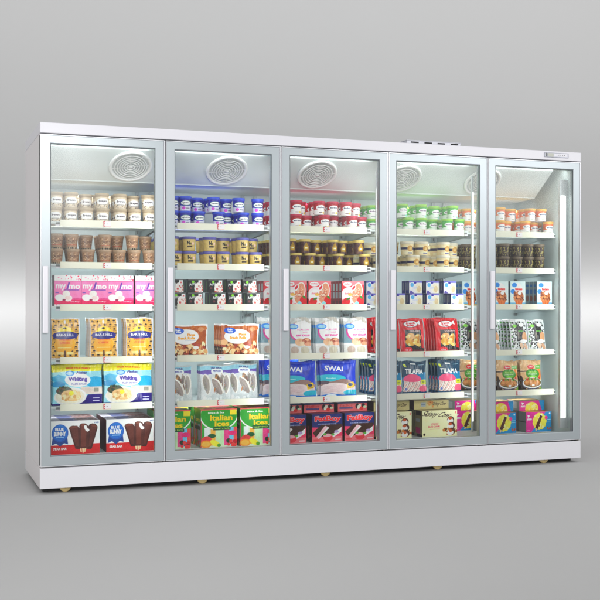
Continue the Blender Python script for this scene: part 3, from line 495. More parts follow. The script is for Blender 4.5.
# kind, door, shelf, layer, row, x, y, glimpsed past the next door on the left
TUBS = [
    ('cream', 0, 0, 0, 0, 0.122, 0.296, 0),
    ('cream', 0, 0, 0, 0, 0.214, 0.296, 0),
    ('cream', 0, 0, 0, 0, 0.309, 0.296, 0),
    ('cream', 0, 0, 0, 0, 0.406, 0.296, 0),
    ('cream', 0, 0, 0, 0, 0.513, 0.296, 0),
    ('cream', 0, 0, 0, 0, 0.603, 0.296, 0),
    ('cream', 0, 0, 0, 0, 0.694, 0.296, 0),
    ('cream', 0, 0, 0, 1, 0.122, 0.385, 0),
    ('cream', 0, 0, 0, 1, 0.214, 0.385, 0),
    ('cream', 0, 0, 0, 1, 0.309, 0.385, 0),
    ('cream', 0, 0, 0, 1, 0.406, 0.385, 0),
    ('cream', 0, 0, 0, 1, 0.513, 0.385, 0),
    ('cream', 0, 0, 0, 1, 0.603, 0.385, 0),
    ('cream', 0, 0, 1, 0, 0.127, 0.296, 0),
    ('cream', 0, 0, 1, 0, 0.217, 0.296, 0),
    ('cream', 0, 0, 1, 0, 0.403, 0.296, 0),
    ('cream', 0, 0, 1, 0, 0.513, 0.296, 0),
    ('cream', 0, 0, 1, 0, 0.687, 0.296, 0),
    ('cream', 0, 0, 1, 1, 0.127, 0.385, 0),
    ('cream', 0, 0, 1, 1, 0.217, 0.385, 0),
    ('cream', 0, 0, 1, 1, 0.317, 0.385, 0),
    ('cream', 0, 0, 1, 1, 0.403, 0.385, 0),
    ('cream', 0, 0, 1, 1, 0.513, 0.385, 0),
    ('cream', 0, 0, 1, 1, 0.611, 0.385, 0),
    ('cream', 0, 0, 1, 2, 0.127, 0.473, 0),
    ('cream', 0, 0, 1, 2, 0.217, 0.473, 0),
    ('cream', 0, 0, 1, 2, 0.317, 0.473, 0),
    ('cream', 0, 0, 1, 2, 0.403, 0.473, 0),
    ('cream', 0, 0, 1, 2, 0.513, 0.473, 0),
    ('cream', 0, 0, 1, 2, 0.611, 0.473, 0),
    ('brown', 0, 1, 0, 0, 0.13, 0.295, 0),
    ('brown', 0, 1, 0, 0, 0.228, 0.295, 0),
    ('brown', 0, 1, 0, 0, 0.318, 0.295, 0),
    ('brown', 0, 1, 0, 0, 0.421, 0.295, 0),
    ('brown', 0, 1, 0, 0, 0.507, 0.295, 0),
    ('brown', 0, 1, 0, 0, 0.6, 0.295, 0),
    ('brown', 0, 1, 0, 0, 0.693, 0.295, 0),
    ('brown', 0, 1, 0, 1, 0.13, 0.382, 0),
    ('brown', 0, 1, 0, 1, 0.228, 0.382, 0),
    ('brown', 0, 1, 0, 1, 0.318, 0.382, 0),
    ('brown', 0, 1, 0, 1, 0.421, 0.382, 0),
    ('brown', 0, 1, 0, 1, 0.507, 0.382, 0),
    ('brown', 0, 1, 0, 1, 0.6, 0.382, 0),
    ('brown', 0, 1, 1, 0, 0.13, 0.295, 0),
    ('brown', 0, 1, 1, 0, 0.219, 0.295, 0),
    ('brown', 0, 1, 1, 0, 0.421, 0.295, 0),
    ('brown', 0, 1, 1, 0, 0.587, 0.295, 0),
    ('brown', 0, 1, 1, 1, 0.13, 0.382, 0),
    ('brown', 0, 1, 1, 1, 0.219, 0.382, 0),
    ('brown', 0, 1, 1, 1, 0.32, 0.382, 0),
    ('brown', 0, 1, 1, 1, 0.421, 0.382, 0),
    ('brown', 0, 1, 1, 1, 0.511, 0.382, 0),
    ('brown', 0, 1, 1, 1, 0.686, 0.382, 0),
    ('brown', 0, 1, 1, 2, 0.13, 0.468, 0),
    ('brown', 0, 1, 1, 2, 0.219, 0.468, 0),
    ('brown', 0, 1, 1, 2, 0.32, 0.468, 0),
    ('brown', 0, 1, 1, 2, 0.421, 0.468, 0),
    ('brown', 0, 1, 1, 2, 0.511, 0.468, 0),
    ('blue', 1, 0, 0, 0, 0.841, 0.294, 0),
    ('blue', 1, 0, 0, 0, 0.923, 0.294, 0),
    ('blue', 1, 0, 0, 0, 1.012, 0.294, 0),
    ('blue', 1, 0, 0, 0, 1.139, 0.294, 0),
    ('blue', 1, 0, 0, 0, 1.301, 0.294, 0),
    ('blue', 1, 0, 0, 0, 1.398, 0.294, 0),
    ('blue', 1, 0, 0, 1, 0.841, 0.377, 0),
    ('blue', 1, 0, 0, 1, 0.923, 0.377, 0),
    ('blue', 1, 0, 0, 1, 1.012, 0.377, 0),
    ('blue', 1, 0, 0, 1, 1.212, 0.377, 0),
    ('blue', 1, 0, 0, 1, 1.301, 0.377, 0),
    ('blue', 1, 0, 0, 2, 0.841, 0.46, 0),
    ('blue', 1, 0, 0, 2, 0.923, 0.46, 0),
    ('blue', 1, 0, 0, 2, 1.012, 0.46, 0),
    ('blue', 1, 0, 0, 2, 1.212, 0.46, 0),
    ('blue', 1, 0, 0, 2, 1.301, 0.46, 0),
    ('blue', 1, 0, 0, 3, 0.818, 0.543, 1),
    ('blue', 1, 0, 0, 3, 0.902, 0.543, 1),
    ('blue', 1, 0, 0, 4, 0.818, 0.626, 1),
    ('blue', 1, 0, 0, 4, 0.902, 0.626, 1),
    ('blue', 1, 0, 1, 0, 0.842, 0.294, 0),
    ('blue', 1, 0, 1, 0, 0.923, 0.294, 0),
    ('blue', 1, 0, 1, 0, 1.106, 0.294, 0),
    ('blue', 1, 0, 1, 0, 1.271, 0.294, 0),
    ('blue', 1, 0, 1, 0, 1.398, 0.294, 0),
    ('blue', 1, 0, 1, 1, 0.842, 0.377, 0),
    ('blue', 1, 0, 1, 1, 0.923, 0.377, 0),
    ('blue', 1, 0, 1, 1, 1.021, 0.377, 0),
    ('blue', 1, 0, 1, 1, 1.106, 0.377, 0),
    ('blue', 1, 0, 1, 1, 1.212, 0.377, 0),
    ('blue', 1, 0, 1, 2, 0.842, 0.46, 0),
    ('blue', 1, 0, 1, 2, 0.923, 0.46, 0),
    ('blue', 1, 0, 1, 2, 1.021, 0.46, 0),
    ('blue', 1, 0, 1, 2, 1.106, 0.46, 0),
    ('blue', 1, 0, 1, 2, 1.212, 0.46, 0),
    ('blue', 1, 0, 1, 3, 0.818, 0.543, 1),
    ('blue', 1, 0, 1, 3, 0.902, 0.543, 1),
    ('blue', 1, 0, 1, 4, 0.818, 0.626, 1),
    ('blue', 1, 0, 1, 4, 0.902, 0.626, 1),
    ('gold', 1, 1, 0, 0, 0.862, 0.298, 0),
    ('gold', 1, 1, 0, 0, 0.952, 0.298, 0),
    ('gold', 1, 1, 0, 0, 1.081, 0.298, 0),
    ('gold', 1, 1, 0, 0, 1.17, 0.298, 0),
    ('gold', 1, 1, 0, 0, 1.296, 0.298, 0),
    ('gold', 1, 1, 0, 0, 1.386, 0.298, 0),
    ('gold', 1, 1, 0, 1, 0.862, 0.389, 0),
    ('gold', 1, 1, 0, 1, 0.952, 0.389, 0),
    ('gold', 1, 1, 0, 1, 1.081, 0.389, 0),
    ('gold', 1, 1, 0, 1, 1.17, 0.389, 0),
    ('gold', 1, 1, 0, 1, 1.296, 0.389, 0),
    ('gold', 1, 1, 0, 1, 1.386, 0.389, 0),
    ('gold', 1, 1, 0, 2, 0.822, 0.48, 1),
    ('gold', 1, 1, 0, 3, 0.822, 0.571, 1),
    ('gold', 1, 1, 0, 3, 0.914, 0.571, 1),
    ('gold', 1, 1, 0, 4, 0.822, 0.662, 1),
    ('gold', 1, 1, 0, 4, 0.914, 0.662, 1),
    ('gold', 1, 1, 1, 0, 0.839, 0.298, 0),
    ('gold', 1, 1, 1, 0, 0.948, 0.298, 0),
    ('gold', 1, 1, 1, 0, 1.081, 0.298, 0),
    ('gold', 1, 1, 1, 0, 1.296, 0.298, 0),
    ('gold', 1, 1, 1, 1, 0.839, 0.389, 0),
    ('gold', 1, 1, 1, 1, 0.948, 0.389, 0),
    ('gold', 1, 1, 1, 1, 1.081, 0.389, 0),
    ('gold', 1, 1, 1, 1, 1.196, 0.389, 0),
    ('gold', 1, 1, 1, 1, 1.296, 0.389, 0),
    ('gold', 1, 1, 1, 1, 1.385, 0.389, 0),
    ('gold', 1, 1, 1, 2, 0.839, 0.48, 0),
    ('gold', 1, 1, 1, 2, 0.948, 0.48, 0),
    ('gold', 1, 1, 1, 2, 1.081, 0.48, 0),
    ('gold', 1, 1, 1, 2, 1.196, 0.48, 0),
    ('gold', 1, 1, 1, 2, 1.296, 0.48, 0),
    ('gold', 1, 1, 1, 2, 1.385, 0.48, 0),
    ('gold', 1, 1, 1, 3, 0.822, 0.571, 1),
    ('gold', 1, 1, 1, 3, 0.914, 0.571, 1),
    ('gold', 1, 1, 1, 4, 0.822, 0.662, 1),
    ('gold', 1, 1, 1, 4, 0.914, 0.662, 1),
    ('red', 2, 0, 0, 0, 1.661, 0.294, 0),
    ('red', 2, 0, 0, 0, 1.857, 0.294, 0),
    ('red', 2, 0, 0, 0, 2.056, 0.294, 0),
    ('red', 2, 0, 0, 1, 1.661, 0.377, 0),
    ('red', 2, 0, 0, 1, 1.762, 0.377, 0),
    ('red', 2, 0, 0, 1, 1.857, 0.377, 0),
    ('red', 2, 0, 0, 1, 1.954, 0.377, 0),
    ('red', 2, 0, 0, 1, 2.056, 0.377, 0),
    ('red', 2, 0, 0, 1, 2.157, 0.377, 0),
    ('red', 2, 0, 0, 2, 1.661, 0.46, 0),
    ('red', 2, 0, 0, 2, 1.762, 0.46, 0),
    ('red', 2, 0, 0, 2, 1.857, 0.46, 0),
    ('red', 2, 0, 0, 2, 1.954, 0.46, 0),
    ('red', 2, 0, 0, 2, 2.056, 0.46, 0),
    ('red', 2, 0, 0, 2, 1.546, 0.46, 1),
    ('red', 2, 0, 0, 3, 1.546, 0.543, 1),
    ('red', 2, 0, 0, 3, 1.63, 0.543, 1),
    ('red', 2, 0, 0, 4, 1.546, 0.626, 1),
    ('red', 2, 0, 0, 4, 1.63, 0.626, 1),
    ('red', 2, 0, 1, 0, 1.661, 0.294, 0),
    ('red', 2, 0, 1, 0, 1.822, 0.294, 0),
    ('red', 2, 0, 1, 0, 1.917, 0.294, 0),
    ('red', 2, 0, 1, 0, 2.013, 0.294, 0),
    ('red', 2, 0, 1, 1, 1.719, 0.377, 0),
    ('red', 2, 0, 1, 1, 1.822, 0.377, 0),
    ('red', 2, 0, 1, 1, 1.917, 0.377, 0),
    ('red', 2, 0, 1, 1, 2.013, 0.377, 0),
    ('red', 2, 0, 1, 1, 2.113, 0.377, 0),
    ('red', 2, 0, 1, 2, 1.719, 0.46, 0),
    ('red', 2, 0, 1, 2, 1.822, 0.46, 0),
    ('red', 2, 0, 1, 2, 1.917, 0.46, 0),
    ('red', 2, 0, 1, 2, 2.013, 0.46, 0),
    ('red', 2, 0, 1, 2, 2.113, 0.46, 0),
    ('red', 2, 0, 1, 2, 1.546, 0.46, 1),
    ('red', 2, 0, 1, 3, 1.546, 0.543, 1),
    ('red', 2, 0, 1, 3, 1.63, 0.543, 1),
    ('red', 2, 0, 1, 4, 1.546, 0.626, 1),
    ('red', 2, 0, 1, 4, 1.63, 0.626, 1),
    ('choc', 2, 1, 0, 0, 1.661, 0.293, 0),
    ('choc', 2, 1, 0, 0, 1.758, 0.293, 0),
    ('choc', 2, 1, 0, 0, 1.956, 0.293, 0),
    ('choc', 2, 1, 0, 0, 2.146, 0.293, 0),
    ('choc', 2, 1, 0, 1, 1.661, 0.374, 0),
    ('choc', 2, 1, 0, 1, 1.758, 0.374, 0),
    ('choc', 2, 1, 0, 1, 1.863, 0.374, 0),
    ('choc', 2, 1, 0, 1, 1.956, 0.374, 0),
    ('choc', 2, 1, 0, 2, 1.661, 0.455, 0),
    ('choc', 2, 1, 0, 2, 1.758, 0.455, 0),
    ('choc', 2, 1, 0, 2, 1.863, 0.455, 0),
    ('choc', 2, 1, 0, 2, 1.956, 0.455, 0),
    ('choc', 2, 1, 0, 2, 2.095, 0.455, 0),
    ('choc', 2, 1, 0, 2, 1.545, 0.455, 1),
    ('choc', 2, 1, 0, 3, 1.545, 0.536, 1),
    ('choc', 2, 1, 0, 3, 1.627, 0.536, 1),
    ('choc', 2, 1, 0, 4, 1.545, 0.617, 1),
    ('choc', 2, 1, 0, 4, 1.627, 0.617, 1),
    ('choc', 2, 1, 1, 0, 1.623, 0.293, 0),
    ('choc', 2, 1, 1, 0, 1.723, 0.293, 0),
    ('choc', 2, 1, 1, 0, 1.917, 0.293, 0),
    ('choc', 2, 1, 1, 0, 2.103, 0.293, 0),
    ('choc', 2, 1, 1, 1, 1.623, 0.374, 0),
    ('choc', 2, 1, 1, 1, 1.723, 0.374, 0),
    ('choc', 2, 1, 1, 1, 1.828, 0.374, 0),
    ('choc', 2, 1, 1, 1, 1.917, 0.374, 0),
    ('choc', 2, 1, 1, 1, 2.018, 0.374, 0),
    ('choc', 2, 1, 1, 1, 2.103, 0.374, 0),
    ('choc', 2, 1, 1, 2, 1.623, 0.455, 0),
    ('choc', 2, 1, 1, 2, 1.723, 0.455, 0),
    ('choc', 2, 1, 1, 2, 1.828, 0.455, 0),
    ('choc', 2, 1, 1, 2, 1.917, 0.455, 0),
    ('choc', 2, 1, 1, 2, 2.018, 0.455, 0),
    ('choc', 2, 1, 1, 2, 2.103, 0.455, 0),
    ('choc', 2, 1, 1, 2, 1.545, 0.455, 1),
    ('choc', 2, 1, 1, 3, 1.545, 0.536, 1),
    ('choc', 2, 1, 1, 3, 1.627, 0.536, 1),
    ('choc', 2, 1, 1, 4, 1.545, 0.617, 1),
    ('choc', 2, 1, 1, 4, 1.627, 0.617, 1),
    ('green', 3, 0, 0, 0, 2.467, 0.294, 0),
    ('green', 3, 0, 0, 0, 2.565, 0.294, 0),
    ('green', 3, 0, 0, 0, 2.763, 0.294, 0),
    ('green', 3, 0, 0, 0, 2.855, 0.294, 0),
    ('green', 3, 0, 0, 1, 2.454, 0.377, 0),
    ('green', 3, 0, 0, 1, 2.565, 0.377, 0),
    ('green', 3, 0, 0, 1, 2.691, 0.377, 0),
    ('green', 3, 0, 0, 2, 2.454, 0.46, 0),
    ('green', 3, 0, 0, 2, 2.565, 0.46, 0),
    ('green', 3, 0, 0, 2, 2.691, 0.46, 0),
    ('green', 3, 0, 0, 2, 2.796, 0.46, 0),
    ('green', 3, 0, 0, 2, 2.274, 0.46, 1),
    ('green', 3, 0, 0, 3, 2.274, 0.543, 1),
    ('green', 3, 0, 0, 3, 2.358, 0.543, 1),
    ('green', 3, 0, 0, 4, 2.274, 0.626, 1),
    ('green', 3, 0, 0, 4, 2.358, 0.626, 1),
    ('green', 3, 0, 1, 0, 2.422, 0.294, 0),
    ('green', 3, 0, 1, 0, 2.565, 0.294, 0),
    ('green', 3, 0, 1, 0, 2.805, 0.294, 0),
    ('green', 3, 0, 1, 1, 2.422, 0.377, 0),
    ('green', 3, 0, 1, 1, 2.565, 0.377, 0),
    ('green', 3, 0, 1, 1, 2.706, 0.377, 0),
    ('green', 3, 0, 1, 1, 2.805, 0.377, 0),
    ('green', 3, 0, 1, 2, 2.422, 0.46, 0),
    ('green', 3, 0, 1, 2, 2.571, 0.46, 0),
    ('green', 3, 0, 1, 2, 2.706, 0.46, 0),
    ('green', 3, 0, 1, 2, 2.805, 0.46, 0),
    ('green', 3, 0, 1, 2, 2.274, 0.46, 1),
    ('green', 3, 0, 1, 3, 2.274, 0.543, 1),
    ('green', 3, 0, 1, 3, 2.358, 0.543, 1),
    ('green', 3, 0, 1, 4, 2.274, 0.626, 1),
    ('green', 3, 0, 1, 4, 2.358, 0.626, 1),
    ('vanilla', 3, 1, 0, 0, 2.344, 0.302, 0),
    ('vanilla', 3, 1, 0, 0, 2.508, 0.302, 0),
    ('vanilla', 3, 1, 0, 0, 2.736, 0.302, 0),
    ('vanilla', 3, 1, 0, 1, 2.344, 0.401, 0),
    ('vanilla', 3, 1, 0, 1, 2.508, 0.401, 0),
    ('vanilla', 3, 1, 0, 1, 2.641, 0.401, 0),
    ('vanilla', 3, 1, 0, 1, 2.859, 0.401, 0),
    ('vanilla', 3, 1, 0, 2, 2.344, 0.5, 0),
    ('vanilla', 3, 1, 0, 2, 2.513, 0.5, 0),
    ('vanilla', 3, 1, 0, 2, 2.641, 0.5, 0),
    ('vanilla', 3, 1, 0, 2, 2.754, 0.5, 0),
    ('vanilla', 3, 1, 0, 3, 2.282, 0.599, 1),
    ('vanilla', 3, 1, 0, 3, 2.382, 0.599, 1),
    ('vanilla', 3, 1, 0, 4, 2.282, 0.698, 1),
    ('vanilla', 3, 1, 0, 4, 2.382, 0.698, 1),
    ('vanilla', 3, 1, 1, 0, 2.463, 0.302, 0),
    ('vanilla', 3, 1, 1, 0, 2.572, 0.302, 0),
    ('vanilla', 3, 1, 1, 0, 2.736, 0.302, 0),
    ('vanilla', 3, 1, 1, 1, 2.398, 0.401, 0),
    ('vanilla', 3, 1, 1, 1, 2.572, 0.401, 0),
    ('vanilla', 3, 1, 1, 1, 2.736, 0.401, 0),
    ('vanilla', 3, 1, 1, 1, 2.851, 0.401, 0),
    ('vanilla', 3, 1, 1, 2, 2.398, 0.5, 0),
    ('vanilla', 3, 1, 1, 2, 2.572, 0.5, 0),
    ('vanilla', 3, 1, 1, 2, 2.754, 0.5, 0),
    ('vanilla', 3, 1, 1, 2, 2.851, 0.5, 0),
    ('vanilla', 3, 1, 1, 2, 2.282, 0.5, 1),
    ('vanilla', 3, 1, 1, 3, 2.282, 0.599, 1),
    ('vanilla', 3, 1, 1, 3, 2.382, 0.599, 1),
    ('vanilla', 3, 1, 1, 4, 2.282, 0.698, 1),
    ('vanilla', 3, 1, 1, 4, 2.382, 0.698, 1),
    ('orange', 4, 0, 0, 0, 3.177, 0.292, 0),
    ('orange', 4, 0, 0, 0, 3.379, 0.292, 0),
    ('orange', 4, 0, 0, 0, 3.568, 0.292, 0),
    ('orange', 4, 0, 0, 1, 3.177, 0.371, 0),
    ('orange', 4, 0, 0, 1, 3.273, 0.371, 0),
    ('orange', 4, 0, 0, 1, 3.379, 0.371, 0),
    ('orange', 4, 0, 0, 1, 3.494, 0.371, 0),
    ('orange', 4, 0, 0, 2, 3.177, 0.45, 0),
    ('orange', 4, 0, 0, 2, 3.273, 0.45, 0),
    ('orange', 4, 0, 0, 2, 3.395, 0.45, 0),
    ('orange', 4, 0, 0, 2, 3.494, 0.45, 0),
    ('orange', 4, 0, 0, 2, 3.603, 0.45, 0),
    ('orange', 4, 0, 0, 2, 3.0, 0.45, 1),
    ('orange', 4, 0, 0, 3, 3.0, 0.529, 1),
    ('orange', 4, 0, 0, 3, 3.08, 0.529, 1),
    ('orange', 4, 0, 0, 4, 3.0, 0.608, 1),
    ('orange', 4, 0, 0, 4, 3.08, 0.608, 1),
    ('orange', 4, 0, 1, 0, 3.177, 0.292, 0),
    ('orange', 4, 0, 1, 0, 3.42, 0.292, 0),
    ('orange', 4, 0, 1, 0, 3.51, 0.292, 0),
    ('orange', 4, 0, 1, 1, 3.177, 0.371, 0),
    ('orange', 4, 0, 1, 1, 3.309, 0.371, 0),
    ('orange', 4, 0, 1, 1, 3.42, 0.371, 0),
    ('orange', 4, 0, 1, 1, 3.51, 0.371, 0),
    ('orange', 4, 0, 1, 2, 3.177, 0.45, 0),
    ('orange', 4, 0, 1, 2, 3.309, 0.45, 0),
    ('orange', 4, 0, 1, 2, 3.44, 0.45, 0),
    ('orange', 4, 0, 1, 2, 3.0, 0.45, 1),
    ('orange', 4, 0, 1, 3, 3.0, 0.529, 1),
    ('orange', 4, 0, 1, 3, 3.08, 0.529, 1),
    ('orange', 4, 0, 1, 4, 3.0, 0.608, 1),
    ('orange', 4, 0, 1, 4, 3.08, 0.608, 1),
    ('dark', 4, 1, 0, 0, 3.21, 0.292, 0),
    ('dark', 4, 1, 0, 0, 3.314, 0.292, 0),
    ('dark', 4, 1, 0, 0, 3.404, 0.292, 0),
    ('dark', 4, 1, 0, 0, 3.494, 0.292, 0),
    ('dark', 4, 1, 0, 1, 3.193, 0.372, 0),
    ('dark', 4, 1, 0, 1, 3.314, 0.372, 0),
    ('dark', 4, 1, 0, 1, 3.404, 0.372, 0),
    ('dark', 4, 1, 0, 1, 3.494, 0.372, 0),
    ('dark', 4, 1, 0, 2, 3.193, 0.453, 0),
    ('dark', 4, 1, 0, 2, 3.314, 0.453, 0),
    ('dark', 4, 1, 0, 2, 3.404, 0.453, 0),
    ('dark', 4, 1, 0, 2, 3.494, 0.453, 0),
    ('dark', 4, 1, 0, 2, 3.0, 0.453, 1),
    ('dark', 4, 1, 0, 3, 3.0, 0.532, 1),
    ('dark', 4, 1, 0, 3, 3.081, 0.532, 1),
    ('dark', 4, 1, 0, 4, 3.0, 0.613, 1),
    ('dark', 4, 1, 0, 4, 3.081, 0.613, 1),
    ('dark', 4, 1, 1, 0, 3.21, 0.292, 0),
    ('dark', 4, 1, 1, 0, 3.31, 0.292, 0),
    ('dark', 4, 1, 1, 0, 3.404, 0.292, 0),
    ('dark', 4, 1, 1, 0, 3.494, 0.292, 0),
    ('dark', 4, 1, 1, 1, 3.193, 0.372, 0),
    ('dark', 4, 1, 1, 1, 3.31, 0.372, 0),
    ('dark', 4, 1, 1, 1, 3.404, 0.372, 0),
    ('dark', 4, 1, 1, 1, 3.494, 0.372, 0),
    ('dark', 4, 1, 1, 2, 3.193, 0.453, 0),
    ('dark', 4, 1, 1, 2, 3.31, 0.453, 0),
    ('dark', 4, 1, 1, 2, 3.404, 0.453, 0),
    ('dark', 4, 1, 1, 2, 3.494, 0.453, 0),
    ('dark', 4, 1, 1, 2, 3.0, 0.453, 1),
    ('dark', 4, 1, 1, 3, 3.0, 0.532, 1),
    ('dark', 4, 1, 1, 3, 3.081, 0.532, 1),
    ('dark', 4, 1, 1, 4, 3.0, 0.613, 1),
    ('dark', 4, 1, 1, 4, 3.081, 0.613, 1),
]
